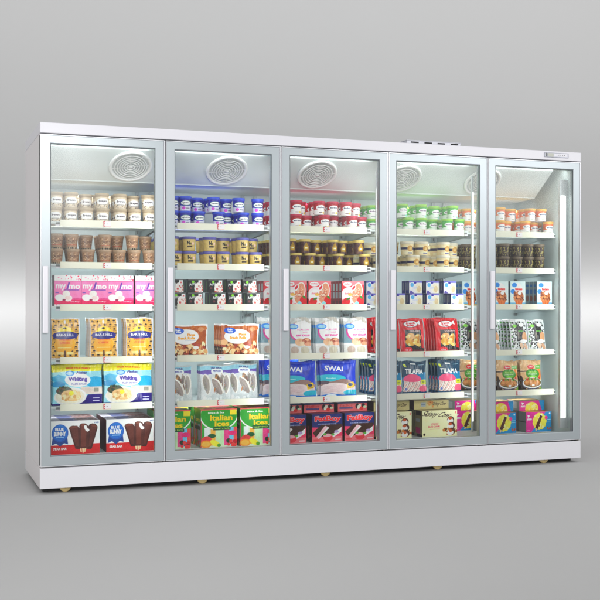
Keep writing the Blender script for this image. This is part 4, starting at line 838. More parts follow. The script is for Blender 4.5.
# kind, form, door, shelf, height above shelf, row, x, y, lean, glimpsed
ITEMS = [
    ('mochi', 'box', 0, 2, 0, 0, 0.193, 0.26, 0, 0),
    ('mochi', 'box', 0, 2, 0, 1, 0.193, 0.315, 0, 0),
    ('mochi', 'box', 0, 2, 0, 0, 0.353, 0.26, 0, 0),
    ('mochi', 'box', 0, 2, 0, 1, 0.353, 0.315, 0, 0),
    ('mochi', 'box', 0, 2, 0, 0, 0.51, 0.26, 0, 0),
    ('mochi', 'box', 0, 2, 0, 1, 0.51, 0.315, 0, 0),
    ('mochi', 'box', 0, 2, 0, 0, 0.679, 0.26, 0, 0),
    ('mochi', 'box', 0, 2, 0, 1, 0.679, 0.315, 0, 0),
    ('cheese', 'bag', 0, 3, 0, 0, 0.181, 0.275, -4, 0),
    ('cheese', 'bag', 0, 3, 0, 1, 0.181, 0.311, -4, 0),
    ('cheese', 'bag', 0, 3, 0, 0, 0.414, 0.275, -4, 0),
    ('cheese', 'bag', 0, 3, 0, 1, 0.414, 0.311, -4, 0),
    ('cheese', 'bag', 0, 3, 0, 2, 0.414, 0.347, -4, 0),
    ('cheese', 'bag', 0, 3, 0, 3, 0.414, 0.383, -4, 0),
    ('cheese', 'bag', 0, 3, 0, 4, 0.414, 0.419, -4, 0),
    ('cheese', 'bag', 0, 3, 0, 5, 0.414, 0.455, -4, 0),
    ('cheese', 'bag', 0, 3, 0, 0, 0.633, 0.275, -4, 0),
    ('cheese', 'bag', 0, 3, 0, 1, 0.633, 0.311, -4, 0),
    ('cheese', 'bag', 0, 3, 0, 2, 0.633, 0.347, -4, 0),
    ('cheese', 'bag', 0, 3, 0, 3, 0.633, 0.383, -4, 0),
    ('cheese', 'bag', 0, 3, 0, 4, 0.633, 0.419, -4, 0),
    ('whiting', 'bag', 0, 4, 0, 0, 0.254, 0.28, -5, 0),
    ('whiting', 'bag', 0, 4, 0, 1, 0.254, 0.335, -5, 0),
    ('whiting', 'bag', 0, 4, 0, 2, 0.254, 0.39, -5, 0),
    ('whiting', 'bag', 0, 4, 0, 0, 0.56, 0.28, -5, 0),
    ('whiting', 'bag', 0, 4, 0, 1, 0.56, 0.335, -5, 0),
    ('whiting', 'bag', 0, 4, 0, 2, 0.56, 0.39, -5, 0),
    ('ribbon', 'box', 0, 5, 0, 0, 0.235, 0.255, 0, 0),
    ('ribbon', 'box', 0, 5, 0, 1, 0.235, 0.378, 0, 0),
    ('ribbon', 'box', 0, 5, 0, 2, 0.235, 0.501, 0, 0),
    ('ribbon', 'box', 0, 5, 0, 0, 0.57, 0.255, 0, 0),
    ('ribbon', 'box', 0, 5, 0, 1, 0.57, 0.378, 0, 0),
    ('ribbon', 'box', 0, 5, 0, 2, 0.57, 0.501, 0, 0),
    ('black', 'box', 1, 2, 0, 0, 0.872, 0.26, 0, 0),
    ('black', 'box', 1, 2, 0, 0, 0.98, 0.26, 0, 0),
    ('black', 'box', 1, 2, 0, 1, 0.98, 0.338, 0, 0),
    ('black', 'box', 1, 2, 0, 0, 1.13, 0.26, 0, 0),
    ('black', 'box', 1, 2, 0, 1, 1.13, 0.338, 0, 0),
    ('black', 'box', 1, 2, 0, 0, 1.238, 0.26, 0, 0),
    ('black', 'box', 1, 2, 0, 0, 1.361, 0.26, 0, 0),
    ('black', 'box', 1, 2, 0, 1, 1.361, 0.338, 0, 0),
    ('black', 'box', 1, 2, 0.084, 0, 0.857, 0.262, 0, 0),
    ('black', 'box', 1, 2, 0.084, 0, 0.981, 0.262, 0, 0),
    ('black', 'box', 1, 2, 0.084, 1, 0.981, 0.34, 0, 0),
    ('black', 'box', 1, 2, 0.084, 0, 1.111, 0.262, 0, 0),
    ('black', 'box', 1, 2, 0.084, 1, 1.111, 0.34, 0, 0),
    ('black', 'box', 1, 2, 0.084, 0, 1.232, 0.262, 0, 0),
    ('black', 'box', 1, 2, 0.084, 1, 1.232, 0.34, 0, 0),
    ('black', 'box', 1, 2, 0.084, 0, 1.335, 0.262, 0, 0),
    ('snack', 'bag', 1, 3, 0, 0, 0.942, 0.275, -4, 0),
    ('snack', 'bag', 1, 3, 0, 0, 1.276, 0.275, -4, 0),
    ('snack', 'bag', 1, 3, 0, 1, 1.276, 0.315, -4, 0),
    ('snack', 'bag', 1, 3, 0, 2, 1.276, 0.355, -4, 0),
    ('snack', 'bag', 1, 3, 0, 3, 1.276, 0.395, -4, 0),
    ('snack', 'bag', 1, 3, 0, 4, 1.276, 0.435, -4, 0),
    ('perch', 'bag', 1, 4, 0, 0, 0.865, 0.275, -4, 0),
    ('perch', 'bag', 1, 4, 0, 1, 0.865, 0.315, -4, 0),
    ('perch', 'bag', 1, 4, 0, 0, 1.116, 0.275, -4, 0),
    ('perch', 'bag', 1, 4, 0, 1, 1.116, 0.315, -4, 0),
    ('perch', 'bag', 1, 4, 0, 2, 1.116, 0.355, -4, 0),
    ('perch', 'bag', 1, 4, 0, 0, 1.317, 0.34, -4, 0),
    ('perch', 'bag', 1, 4, 0, 1, 1.317, 0.39, -4, 0),
    ('perch', 'bag', 1, 4, 0, 2, 1.317, 0.44, -4, 0),
    ('ices', 'box', 1, 5, 0, 0, 0.831, 0.255, 0, 0),
    ('ices', 'box', 1, 5, 0, 0, 1.132, 0.255, 0, 0),
    ('ices', 'box', 1, 5, 0, 1, 1.132, 0.425, 0, 0),
    ('ices', 'box', 1, 5, 0, 0, 1.389, 0.255, 0, 0),
    ('ices', 'box', 1, 5, 0, 1, 1.389, 0.425, 0, 0),
    ('berry', 'box', 2, 2, 0, 0, 1.645, 0.26, 0, 0),
    ('berry', 'box', 2, 2, 0, 0, 1.814, 0.26, 0, 0),
    ('berry', 'box', 2, 2, 0, 0, 2.048, 0.26, 0, 0),
    ('berry', 'box', 2, 2, 0, 1, 2.048, 0.318, 0, 0),
    ('berry', 'box', 2, 2, 0, 2, 2.048, 0.376, 0, 0),
    ('berry', 'box', 2, 2, 0, 3, 2.048, 0.434, 0, 0),
    ('scallop', 'bag', 2, 3, 0, 0, 1.678, 0.275, -5, 0),
    ('scallop', 'bag', 2, 3, 0, 1, 1.678, 0.315, -5, 0),
    ('scallop', 'bag', 2, 3, 0, 2, 1.678, 0.355, -5, 0),
    ('scallop', 'bag', 2, 3, 0, 0, 1.877, 0.275, -5, 0),
    ('scallop', 'bag', 2, 3, 0, 1, 1.877, 0.315, -5, 0),
    ('scallop', 'bag', 2, 3, 0, 2, 1.877, 0.355, -5, 0),
    ('scallop', 'bag', 2, 3, 0, 0, 2.076, 0.275, -5, 0),
    ('scallop', 'bag', 2, 3, 0, 1, 2.076, 0.315, -5, 0),
    ('scallop', 'bag', 2, 3, 0, 2, 2.076, 0.355, -5, 0),
    ('swai', 'bag', 2, 4, 0, 0, 1.67, 0.28, -4, 0),
    ('swai', 'bag', 2, 4, 0, 1, 1.67, 0.33, -4, 0),
    ('swai', 'bag', 2, 4, 0, 0, 1.952, 0.28, -4, 0),
    ('swai', 'bag', 2, 4, 0, 1, 1.952, 0.33, -4, 0),
    ('sandwich', 'box', 2, 5, 0, 0, 1.612, 0.255, 0, 0),
    ('sandwich', 'box', 2, 5, 0, 1, 1.612, 0.39, 0, 0),
    ('sandwich', 'box', 2, 5, 0, 0, 1.865, 0.255, 0, 0),
    ('sandwich', 'box', 2, 5, 0, 1, 1.865, 0.39, 0, 0),
    ('sandwich', 'box', 2, 5, 0, 0, 2.093, 0.255, 0, 0),
    ('sandwich', 'box', 2, 5, 0, 1, 2.093, 0.39, 0, 0),
    ('sandwich_flat', 'box', 2, 5, 0.184, 0, 1.613, 0.345, 0, 0),
    ('sandwich_flat', 'box', 2, 5, 0.184, 0, 1.842, 0.345, 0, 0),
    ('sandwich_flat', 'box', 2, 5, 0.184, 0, 2.082, 0.345, 0, 0),
    ('lavender', 'box', 3, 2, 0, 0, 2.38, 0.26, 0, 0),
    ('lavender', 'box', 3, 2, 0, 1, 2.38, 0.32, 0, 0),
    ('lavender', 'box', 3, 2, 0, 0, 2.511, 0.26, 0, 0),
    ('lavender', 'box', 3, 2, 0, 1, 2.511, 0.32, 0, 0),
    ('lavender', 'box', 3, 2, 0, 0, 2.638, 0.26, 0, 0),
    ('lavender', 'box', 3, 2, 0, 1, 2.638, 0.32, 0, 0),
    ('lavender', 'box', 3, 2, 0, 0, 2.825, 0.26, 0, 0),
    ('lavender', 'box', 3, 2, 0, 1, 2.825, 0.32, 0, 0),
    ('lavender', 'box', 3, 2, 0.084, 0, 2.508, 0.262, 0, 0),
    ('lavender', 'box', 3, 2, 0.084, 1, 2.508, 0.322, 0, 0),
    ('lavender', 'box', 3, 2, 0.084, 0, 2.635, 0.262, 0, 0),
    ('lavender', 'box', 3, 2, 0.084, 1, 2.635, 0.322, 0, 0),
    ('lavender', 'box', 3, 2, 0.084, 0, 2.768, 0.262, 0, 0),
    ('lavender', 'box', 3, 2, 0.084, 1, 2.768, 0.322, 0, 0),
    ('fries', 'bag', 3, 3, 0, 0, 2.314, 0.275, -10, 0),
    ('fries', 'bag', 3, 3, 0, 1, 2.314, 0.315, -10, 0),
    ('fries', 'bag', 3, 3, 0, 0, 2.496, 0.275, -10, 0),
    ('fries', 'bag', 3, 3, 0, 0, 2.762, 0.275, -10, 0),
    ('fries', 'bag', 3, 3, 0, 1, 2.762, 0.315, -10, 0),
    ('fries', 'bag', 3, 3, 0, 2, 2.762, 0.355, -10, 0),
    ('fries', 'bag', 3, 3, 0, 3, 2.762, 0.395, -10, 0),
    ('fries', 'bag', 3, 3, 0, 4, 2.762, 0.435, -10, 0),
    ('tilapia', 'bag', 3, 4, 0, 0, 2.321, 0.275, -4, 0),
    ('tilapia', 'bag', 3, 4, 0, 1, 2.321, 0.32, -4, 0),
    ('tilapia', 'bag', 3, 4, 0, 0, 2.505, 0.275, -4, 0),
    ('tilapia', 'bag', 3, 4, 0, 0, 2.772, 0.275, -4, 0),
    ('tilapia', 'bag', 3, 4, 0, 1, 2.772, 0.32, -4, 0),
    ('tilapia', 'bag', 3, 4, 0, 2, 2.772, 0.365, -4, 0),
    ('tilapia', 'bag', 3, 4, 0, 3, 2.772, 0.41, -4, 0),
    ('mallow', 'box', 3, 5, 0, 0, 2.343, 0.255, 0, 0),
    ('mallow', 'box', 3, 5, 0, 1, 2.343, 0.38, 0, 0),
    ('mallow', 'box', 3, 5, 0, 0, 2.687, 0.255, 0, 0),
    ('mallow', 'box', 3, 5, 0, 1, 2.687, 0.38, 0, 0),
    ('mallow_flat', 'box', 3, 5, 0.18, 0, 2.364, 0.335, 0, 0),
    ('mallow_flat', 'box', 3, 5, 0.18, 0, 2.664, 0.335, 0, 0),
    ('sundae', 'box', 4, 2, 0, 0, 3.163, 0.26, 0, 0),
    ('sundae', 'box', 4, 2, 0, 1, 3.163, 0.309, 0, 0),
    ('sundae', 'box', 4, 2, 0, 0, 3.301, 0.26, 0, 0),
    ('sundae', 'box', 4, 2, 0, 1, 3.301, 0.309, 0, 0),
    ('sundae', 'box', 4, 2, 0, 2, 3.301, 0.358, 0, 0),
    ('sundae', 'box', 4, 2, 0, 0, 3.518, 0.26, 0, 0),
    ('sundae', 'box', 4, 2, 0, 1, 3.518, 0.309, 0, 0),
    ('sundae', 'box', 4, 2, 0, 2, 3.518, 0.358, 0, 0),
    ('sundae', 'box', 4, 2, 0, 3, 3.518, 0.407, 0, 0),
    ('pattern', 'bag', 4, 3, 0, 0, 3.104, 0.275, -11, 0),
    ('pattern', 'bag', 4, 3, 0, 1, 3.104, 0.32, -11, 0),
    ('pattern', 'bag', 4, 3, 0, 0, 3.329, 0.275, -11, 0),
    ('pattern', 'bag', 4, 3, 0, 1, 3.329, 0.32, -11, 0),
    ('pattern', 'bag', 4, 3, 0, 2, 3.329, 0.365, -11, 0),
    ('pattern', 'bag', 4, 3, 0, 3, 3.329, 0.41, -11, 0),
    ('pattern', 'bag', 4, 3, 0, 4, 3.329, 0.455, -11, 0),
    ('pattern', 'bag', 4, 3, 0, 0, 3.471, 0.275, -11, 0),
    ('chicken', 'bag', 4, 4, 0, 0, 3.231, 0.28, -4, 0),
    ('chicken', 'bag', 4, 4, 0, 1, 3.231, 0.33, -4, 0),
    ('chicken', 'bag', 4, 4, 0, 0, 3.421, 0.28, -4, 0),
    ('chicken', 'bag', 4, 4, 0, 1, 3.421, 0.33, -4, 0),
    ('pop', 'box', 4, 5, 0, 0, 3.181, 0.255, 0, 0),
    ('pop', 'box', 4, 5, 0, 1, 3.181, 0.38, 0, 0),
    ('pop', 'box', 4, 5, 0, 0, 3.468, 0.255, 0, 0),
    ('pop', 'box', 4, 5, 0, 1, 3.468, 0.38, 0, 0),
    ('pop_flat', 'box', 4, 5, 0.142, 0, 3.215, 0.345, 0, 0),
    ('pop_flat', 'box', 4, 5, 0.142, 0, 3.468, 0.345, 0, 0),
    ('berry', 'box', 2, 2, 0, 0, 1.565, 0.44, 0, 1),
    ('berry', 'box', 2, 2, 0, 1, 1.565, 0.5, 0, 1),
    ('berry', 'box', 2, 2, 0, 2, 1.565, 0.56, 0, 1),
    ('berry', 'box', 2, 2, 0, 3, 1.565, 0.62, 0, 1),
    ('scallop', 'bag', 2, 3, 0, 0, 1.571, 0.5, -3, 1),
    ('scallop', 'bag', 2, 3, 0, 1, 1.571, 0.56, -3, 1),
    ('swai', 'bag', 2, 4, 0, 0, 1.613, 0.46, -3, 1),
    ('swai', 'bag', 2, 4, 0, 1, 1.613, 0.53, -3, 1),
    ('lavender', 'box', 3, 2, 0, 0, 2.264, 0.42, 0, 1),
    ('lavender', 'box', 3, 2, 0, 1, 2.264, 0.48, 0, 1),
    ('lavender', 'box', 3, 2, 0, 2, 2.264, 0.54, 0, 1),
    ('lavender', 'box', 3, 2, 0, 3, 2.264, 0.6, 0, 1),
    ('lavender', 'box', 3, 2, 0.084, 0, 2.264, 0.42, 0, 1),
    ('lavender', 'box', 3, 2, 0.084, 1, 2.264, 0.48, 0, 1),
    ('lavender', 'box', 3, 2, 0.084, 2, 2.264, 0.54, 0, 1),
    ('lavender', 'box', 3, 2, 0.084, 3, 2.264, 0.6, 0, 1),
    ('fries', 'bag', 3, 3, 0, 0, 2.303, 0.42, -3, 1),
    ('fries', 'bag', 3, 3, 0, 1, 2.303, 0.47, -3, 1),
    ('fries', 'bag', 3, 3, 0, 2, 2.303, 0.52, -3, 1),
    ('tilapia', 'bag', 3, 4, 0, 0, 2.305, 0.4, -3, 1),
    ('tilapia', 'bag', 3, 4, 0, 1, 2.305, 0.45, -3, 1),
    ('tilapia', 'bag', 3, 4, 0, 2, 2.305, 0.5, -3, 1),
    ('tilapia', 'bag', 3, 4, 0, 3, 2.305, 0.55, -3, 1),
    ('sundae', 'box', 4, 2, 0, 0, 3.001, 0.4, 0, 1),
    ('sundae', 'box', 4, 2, 0, 1, 3.001, 0.45, 0, 1),
    ('sundae', 'box', 4, 2, 0, 2, 3.001, 0.5, 0, 1),
    ('sundae', 'box', 4, 2, 0, 3, 3.001, 0.55, 0, 1),
    ('pattern', 'bag', 4, 3, 0, 0, 3.004, 0.42, -3, 1),
    ('pattern', 'bag', 4, 3, 0, 1, 3.004, 0.47, -3, 1),
    ('pattern', 'bag', 4, 3, 0, 2, 3.004, 0.52, -3, 1),
    ('chicken', 'bag', 4, 4, 0, 0, 3.027, 0.45, -3, 1),
    ('chicken', 'bag', 4, 4, 0, 1, 3.027, 0.5, -3, 1),
    ('ices', 'box', 1, 5, 0, 0, 0.876, 0.5, 0, 1),
    ('pop', 'box', 4, 5, 0, 0, 3.042, 0.51, 0, 1),
    ('pop_flat', 'box', 4, 5, 0.142, 0, 3.042, 0.512, 0, 1),
]

# ------------------------------------------------------------------ the freezer
fz = bpy.data.objects.new('display_freezer', None); COL.objects.link(fz)
tag(fz, 'long white upright display freezer with five silver framed glass doors', 'freezer')
def part(name, fn, parent=None, loc=(0, 0, 0), rot=(0, 0, 0)):
    b = MB(); fn(b); return b.build(name, parent or fz, loc, rot)

DT = 0.045      # door thickness; door faces lie at y = 0
part('side_panel', lambda b: b.box(0, .040, .0505, D, ZB + .119, 2.088, M['side'], .003))
part('side_panel', lambda b: b.box(W - .040, W, .0505, D, ZB + .119, 2.088, M['side'], .003))
part('back_panel', lambda b: (b.box(.0405, W - .0405, .775, D - .002, ZB + .119, 2.087, M['wall'])))
def _trim(b):
    b.box(.041, W - .041, .768, .7745, 1.795, 1.80, M['white'])
    for i in range(N_DOOR):
        x0 = i * MOD + .14
        b.box(max(x0, .045), x0 + .52, .7705, .7745, 1.45, 1.782, M['liner'])
part('back_liner_panel', _trim)
part('top_panel', lambda b: (b.box(-.001, W + .001, -.004, D + .002, 2.0885, ZT, M['white'], .004)))
part('plinth', lambda b: (b.box(0, W, .002, .022, ZB, .1680, M['plinth'], .003), b.box(0, W, D - .02, D, ZB, .168, M['plinth'], .003), b.box(0, .02, .0225, D - .0205, ZB, .168, M['side'], .002), b.box(W - .02, W, .0225, D - .0205, ZB, .168, M['side'], .002), b.box(.0205, W - .0205, .0225, D - .0205, .150, .168, M['side'])))
part('deck', lambda b: (b.box(.041, W - .041, .06, .774, .169, .207, M['liner']), b.box(.045, W - .045, .24, .244, .2075, .2095, M['alu_edge'])))
part('ceiling_liner', lambda b: b.box(.041, W - .041, .06, .774, 2.055, 2.087, M['liner']))
for s_ in (0, 1):
    x = .0405 if s_ == 0 else W - .046
    part('side_liner', lambda b: b.box(x, x + .0055, .06, .774, .2075, 2.0545, M['wall']))

# evaporator cover: lip, slanted face carrying the fans, dark underside
def _cover(b):
    x0, x1 = .047, 3.516
    A = [(.15, 2.054), (.15, 2.037), (.38, 1.872), (.383, 1.865), (.767, 1.852), (.767, 2.054)]
    v = [(x0, y, z) for y, z in A] + [(x1, y, z) for y, z in A]; n = len(A)
    f = [tuple(range(n))[::-1], tuple(range(n, 2 * n))] + [(i, i + 1, i + 1 + n, i + n) for i in range(n - 1)]
    b.add(v, f, M['liner'])
cover = part('evaporator_cover', _cover)
TILT = PI - math.atan2(.165, .23)
def _fan(b):
    b.lathe([(.132, 0), (.134, .004), (.130, .012), (.122, .014), (.112, .008), (.112, .0015)], M['grille'], 64)
    b.lathe([(.112, .0015), (.0001, .0015)], M['grilledark'], 64)
    for R in (.098, .083, .068, .053, .038, .022): b.torus(R, .0032, M['grille'], .012, 48, 6)
    for k in range(8):
        a = 2 * PI * k / 8 + .2; c, s = math.cos(a), math.sin(a)
        q = [(.012, -.0013), (.114, -.0013), (.114, .0013), (.012, .0013)]
        v = [(x * c - y * s, x * s + y * c, z) for z in (.007, .0105) for x, y in q]
        b.add(v, [(0, 3, 2, 1), (4, 5, 6, 7), (0, 1, 5, 4), (1, 2, 6, 5), (2, 3, 7, 6), (3, 0, 4, 7)], M['grille'])
    b.lathe([(.013, .008), (.013, .0135), (.0001, .0145)], M['grille'], 24)
fan0 = None
for x in FANS:
    if fan0 is None: fan0 = part('fan_grille', _fan, cover, (x, .262, 1.9555), (TILT, 0, 0))
    else:
        o = fan0.copy(); COL.objects.link(o); o.location.x = x

# uprights with slots at the back, one pair at each joint between shelf bays
for i in range(1, N_DOOR):
    for dx in (-.015, .077):
        def _up(b):
            x = i * MOD + dx
            b.box(x - .011, x + .011, .758, .7675, .21, 1.848, M['upright'])
            for k in range(40):
                z = .25 + k * .04
                b.box(x - .003, x + .003, .7572, .758, z, z + .018, M['slot'])
        part('shelf_upright', _up)

# shelves
for i in range(N_DOOR):
    for s_ in range(5):
        z = SURF[s_]; x0 = i * MOD + (.05 if i == 0 else .022); x1 = (i + 1) * MOD + (.019 if i < 4 else -.05)
        sh = part('shelf', lambda b: (b.box(x0, x1, .243, .745, z - .013, z, M['liner'], .002)))
        a, e = i * MOD + RAILS[i][0], i * MOD + RAILS[i][1]
        rl = part('price_rail', lambda b: (b.box(a, e, .2355, .2425, z - .028, z + .0125, M['rail'], .0015)), sh)
        t0 = i * MOD + TAGS[i]; zc = z - .0075
        def _tag(b):
            b.box(t0, t0 + .048, .2335, .2353, zc - .016, zc + .016, M['tag'])
            b.box(t0 + .001, t0 + .011, .2327, .2334, zc - .0155, zc + .0155, M['tagred'])
            b.box(t0 + .005, t0 + .0095, .2322, .2326, zc - .010, zc - .003, M['tag']); b.box(t0 + .005, t0 + .0095, .2322, .2326, zc + .003, zc + .010, M['tag'])
            b.box(t0 + .0115, t0 + .047, .2328, .2334, zc + .0145, zc + .0158, M['tagpink']); b.box(t0 + .0115, t0 + .047, .2328, .2334, zc - .0158, zc - .0145, M['tagpink'])
            b.box(t0 + .020, t0 + .028, .2328, .2334, zc - .001, zc + .001, M['slot'])
        part('price_tag', _tag, sh)
        def _br(b):
            b.box(e + .002, e + .030, .2365, .2425, z - .026, z - .016, M['white']); b.box(e + .002, e + .022, .2380, .2425, z - .0155, z - .003, M['slot'])
            b.box(e + .004, e + .032, .2375, .2425, z - .003, z + .004, M['liner'])
        part('rail_clip', _br, sh)
        if x0 < a - .03:
            part('rail_clip', lambda b: (b.box(a - .028, a - .002, .2365, .2425, z - .026, z - .017, M['white']), b.box(a - .022, a - .002, .2385, .2425, z - .0165, z - .004, M['slot'])), sh)
        for bx in ((x0 + .004), (x1 - .010)):
            def _arm(b):
                v = [(bx, .27, z - .014), (bx, .756, z - .014), (bx, .756, z - .062), (bx, .70, z - .056), (bx, .27, z - .024)]
                v += [(p[0] + .004, p[1], p[2]) for p in v]
                b.add(v, [(4, 3, 2, 1, 0), (5, 6, 7, 8, 9)] + [(k, (k + 1) % 5, (k + 1) % 5 + 5, k + 5) for k in range(5)], M['upright'])
                b.box(bx - .008, bx + .010, .738, .757, z - .075, z - .058, M['slot'])
            part('shelf_bracket', _arm, sh)

part('underside_dark_filler', lambda b: (b.box(.024, W - .024, .085, .64, .0225, .0495, M['gap']), b.box(.05, .075, .64, .79, .0225, .0495, M['gap']), b.box(W - .075, W - .05, .64, .79, .0225, .0495, M['gap'])))  # black filler added to darken the gap and shadow under the plinth
for i in range(N_DOOR + 1):
    x = i * MOD if 0 < i < N_DOOR else (.006 if i == 0 else W - .006)
    part('door_gap_dark_strip', lambda b: b.box(x - .005, x + .005, DT + .0002, DT + .0048, .18, 2.08, M['gap']))  # black strips added behind the door edges so the gaps stay dark
# mullions and light tubes
for i in range(1, N_DOOR):
    part('mullion', lambda b: b.box(i * MOD - .027, i * MOD + .027, .055, .095, .2075, 2.0545, M['ledbase'], .003))
for i in range(N_DOOR):
    last = i == 4
    xc = (i + 1) * MOD - (.087 if last else (.060 if i == 3 else .034)); w = .020 if last else (.0045 if i == 3 else .004)
    base = part('light_channel', lambda b: b.box(xc - w - .003, (xc + w + .003 if not last else W - .0465), .098 if not last else .086, .112, .25, 1.97, M['ledbase'], .002))
    part('light_tube', lambda b: b.box(xc - w, xc + w, (.078 if last else .089), (.0855 if last else .0975), .32, 1.86, M['led'], .003), base)

# doors
def door(i):
    x0, x1, z0, z1 = i * MOD + .0035, (i + 1) * MOD - .0035, .1770, 2.0815
    fx, fz_ = .056, .050
    d = bpy.data.objects.new('door', None)
    def frame(b):
        o0, o1, p0, p1 = x0 + .004, x1 - .004, z0 + .004, z1 - .004; a0, a1, c0, c1 = x0 + fx, x1 - fx, z0 + fz_ + .006, z1 - fz_; e = .002
        loops = [((o0, o1, p0, p1), DT), ((o0, o1, p0, p1), e), ((o0 + e, o1 - e, p0 + e, p1 - e), 0), ((a0 - e * 1.5, a1 + e * 1.5, c0 - e * 1.5, c1 + e * 1.5), 0), ((a0, a1, c0, c1), e * 1.5), ((a0, a1, c0, c1), DT)]
        v = []
        for (q0, q1, r0, r1), y in loops: v += [(q0, y, r0), (q1, y, r0), (q1, y, r1), (q0, y, r1)]
        n = len(loops)
        b.add(v, [(l * 4 + k, l * 4 + (k + 1) % 4, ((l + 1) % n) * 4 + (k + 1) % 4, ((l + 1) % n) * 4 + k) for l in range(n) for k in range(4)], M['alu'])
    dr = MB(); frame(dr); dr = dr.build('door', fz)
    def edge(b):
        e = M['alu_edge']
        b.box(x0, x0 + .0038, -.0025, DT, z0, z1, e); b.box(x1 - .0038, x1, -.0025, DT, z0, z1, e)
        b.box(x0 + .004, x1 - .004, -.0025, DT, z1 - .0038, z1, e); b.box(x0 + .004, x1 - .004, -.0025, DT, z0, z0 + .0038, e)
    part('edge_trim', edge, dr)
    def gk(b):
        g = M['gasket']; a0, a1, c0, c1 = x0 + fx, x1 - fx, z0 + fz_ + .006, z1 - fz_
        b.box(a0 + .0003, a1 - .0003, .003, .012, c1 - .0042, c1 - .0003, g)
        b.box(a0 + .0003, a0 + .0022, .003, .012, c0 + .0003, c1 - .0045, g); b.box(a1 - .0022, a1 - .0003, .003, .012, c0 + .0003, c1 - .0045, g)
    part('gasket', gk, dr)
    part('glass_pane', lambda b: b.add([(x0 + fx + .001, .016, z0 + fz_ + .007), (x1 - fx - .001, .016, z0 + fz_ + .007), (x1 - fx - .001, .016, z1 - fz_ - .001), (x0 + fx + .001, .016, z1 - fz_ - .001)], [(0, 1, 2, 3)], M['glass']), dr)
    part('handle', lambda b: b.box(x0 + .010, x0 + .041, -.020, -.0004, .943, 1.327, M['handle'], .004), dr)
    part('hinge', lambda b: (b.box(x1 - .06, x1 - .012, .004, .03, .1685, .1765, M['gap']), b.box(x1 - .032, x1 - .016, .001, .02, .170, .1755, M['steel'])), dr)
    part('door_seal', lambda b: b.box(x0 + .006, x1 - .006, DT + .0005, DT + .009, z1 - .03, z1, M['gap']), dr)
for i in range(N_DOOR): door(i)

# controller on the top panel, vent box on the roof, castors
def _ctl(b):
    b.box(3.345, 3.536, -.0085, -.0042, 2.106, 2.1385, M['ctrl'], .003); b.box(3.352, 3.366, -.0105, -.0087, 2.110, 2.1345, M['lens'], .001)
    b.box(3.37, 3.415, -.0098, -.0087, 2.110, 2.1345, M['ctrl2']); b.box(3.42, 3.525, -.0098, -.0087, 2.113, 2.133, M['white'])
    for k in range(5): b.box(3.438 + k * .015, 3.444 + k * .015, -.0104, -.0099, 2.121, 2.126, M['slot'])
part('temperature_controller', _ctl)
def _vent(b):
    x0, x1, z0, z1 = 2.375, 2.772, 2.1505, 2.190
    b.box(x0, x1, .12, .34, z0, z1 - .0035, M['roof'], .001); b.box(x0 - .003, x1 + .003, .117, .343, z1 - .0033, z1, M['roof'], .0008)
    for k in range(4): b.box(x0 + .030 + k * .098, x0 + .085 + k * .098, .1185, .1199, z0 + .0215, z0 + .0305, M['dark'])
vb = part('vent_box', _vent)
for x in (.149, .969, 1.772, 2.565, 3.376):
    for y in (.055, .70):
        c = part('caster', lambda b: (b.box(x - .022, x + .022, y - .018, y + .018, .095, .1495, M['steel']), b.box(x - .007, x + .007, y - .018, y - .0145, .05, .0945, M['steel']), b.box(x - .007, x + .007, y + .0145, y + .018, .05, .0945, M['steel'])))
        part('wheel', lambda b: (b.lathe([(.013, -.012), (.030, -.012), (.0345, -.008), (.0345, .008), (.030, .012), (.013, .012)], M['caster'], 36, 'y', (x, y, FLOOR + .0347)), b.lathe([(.0001, -.0125), (.0125, -.0125), (.0128, .0125), (.0001, .0125)], M['steel'], 24, 'y', (x, y, FLOOR + .0347))), c)

# ------------------------------------------------------------------ the goods
ORD = ['first', 'second', 'third', 'fourth', 'fifth', 'sixth', 'seventh', 'eighth', 'ninth', 'tenth', 'eleventh', 'twelfth']
SH = ['top shelf', 'second shelf', 'third shelf', 'fourth shelf', 'fifth shelf', 'freezer floor']
ROWN = ['front row', 'second row', 'third row', 'fourth row', 'fifth row']
TD = dict(cream='cream-coloured tub', brown='brown cow-print tub', blue='blue-lidded tub', gold='gold purple-lidded tub', red='red-lidded tub', choc='dark brown gold-lidded tub',
          green='green-lidded tub', vanilla='cream navy-banded tub', orange='orange-lidded tub', dark='dark speckled tub')
counts = {}
for t in TUBS: counts.setdefault((t[1], t[2], t[3], t[4], t[7]), []).append(t[5])
def spin(): return random.uniform(-.14, .14)
for k, d_, s_, L, r, x, y, gl in TUBS:
    (bm_, lm_), dia, h = TUB[k]
    n = sorted(counts[(d_, s_, L, r, gl)]).index(x)
    o = link('ice_cream_tub', bm_, None, (x, y, SURF[s_] + .0005 + L * (h + .0006)), (0, 0, spin()))
    lay = 'upper' if L else 'lower'
    if gl: lab = '%s, %s layer, %s, %s glimpsed past right of %s door' % (TD[k], lay, ROWN[r], ORD[n], ORD[d_ - 1])
    else: lab = '%s, %s layer, %s, %s from left, %s, %s door' % (TD[k], lay, ROWN[r], ORD[n], SH[s_], ORD[d_])
    tag(o, lab, 'ice cream tub', '%ss stacked on the %s' % (TD[k], SH[s_]))
    link('lid', lm_, o)
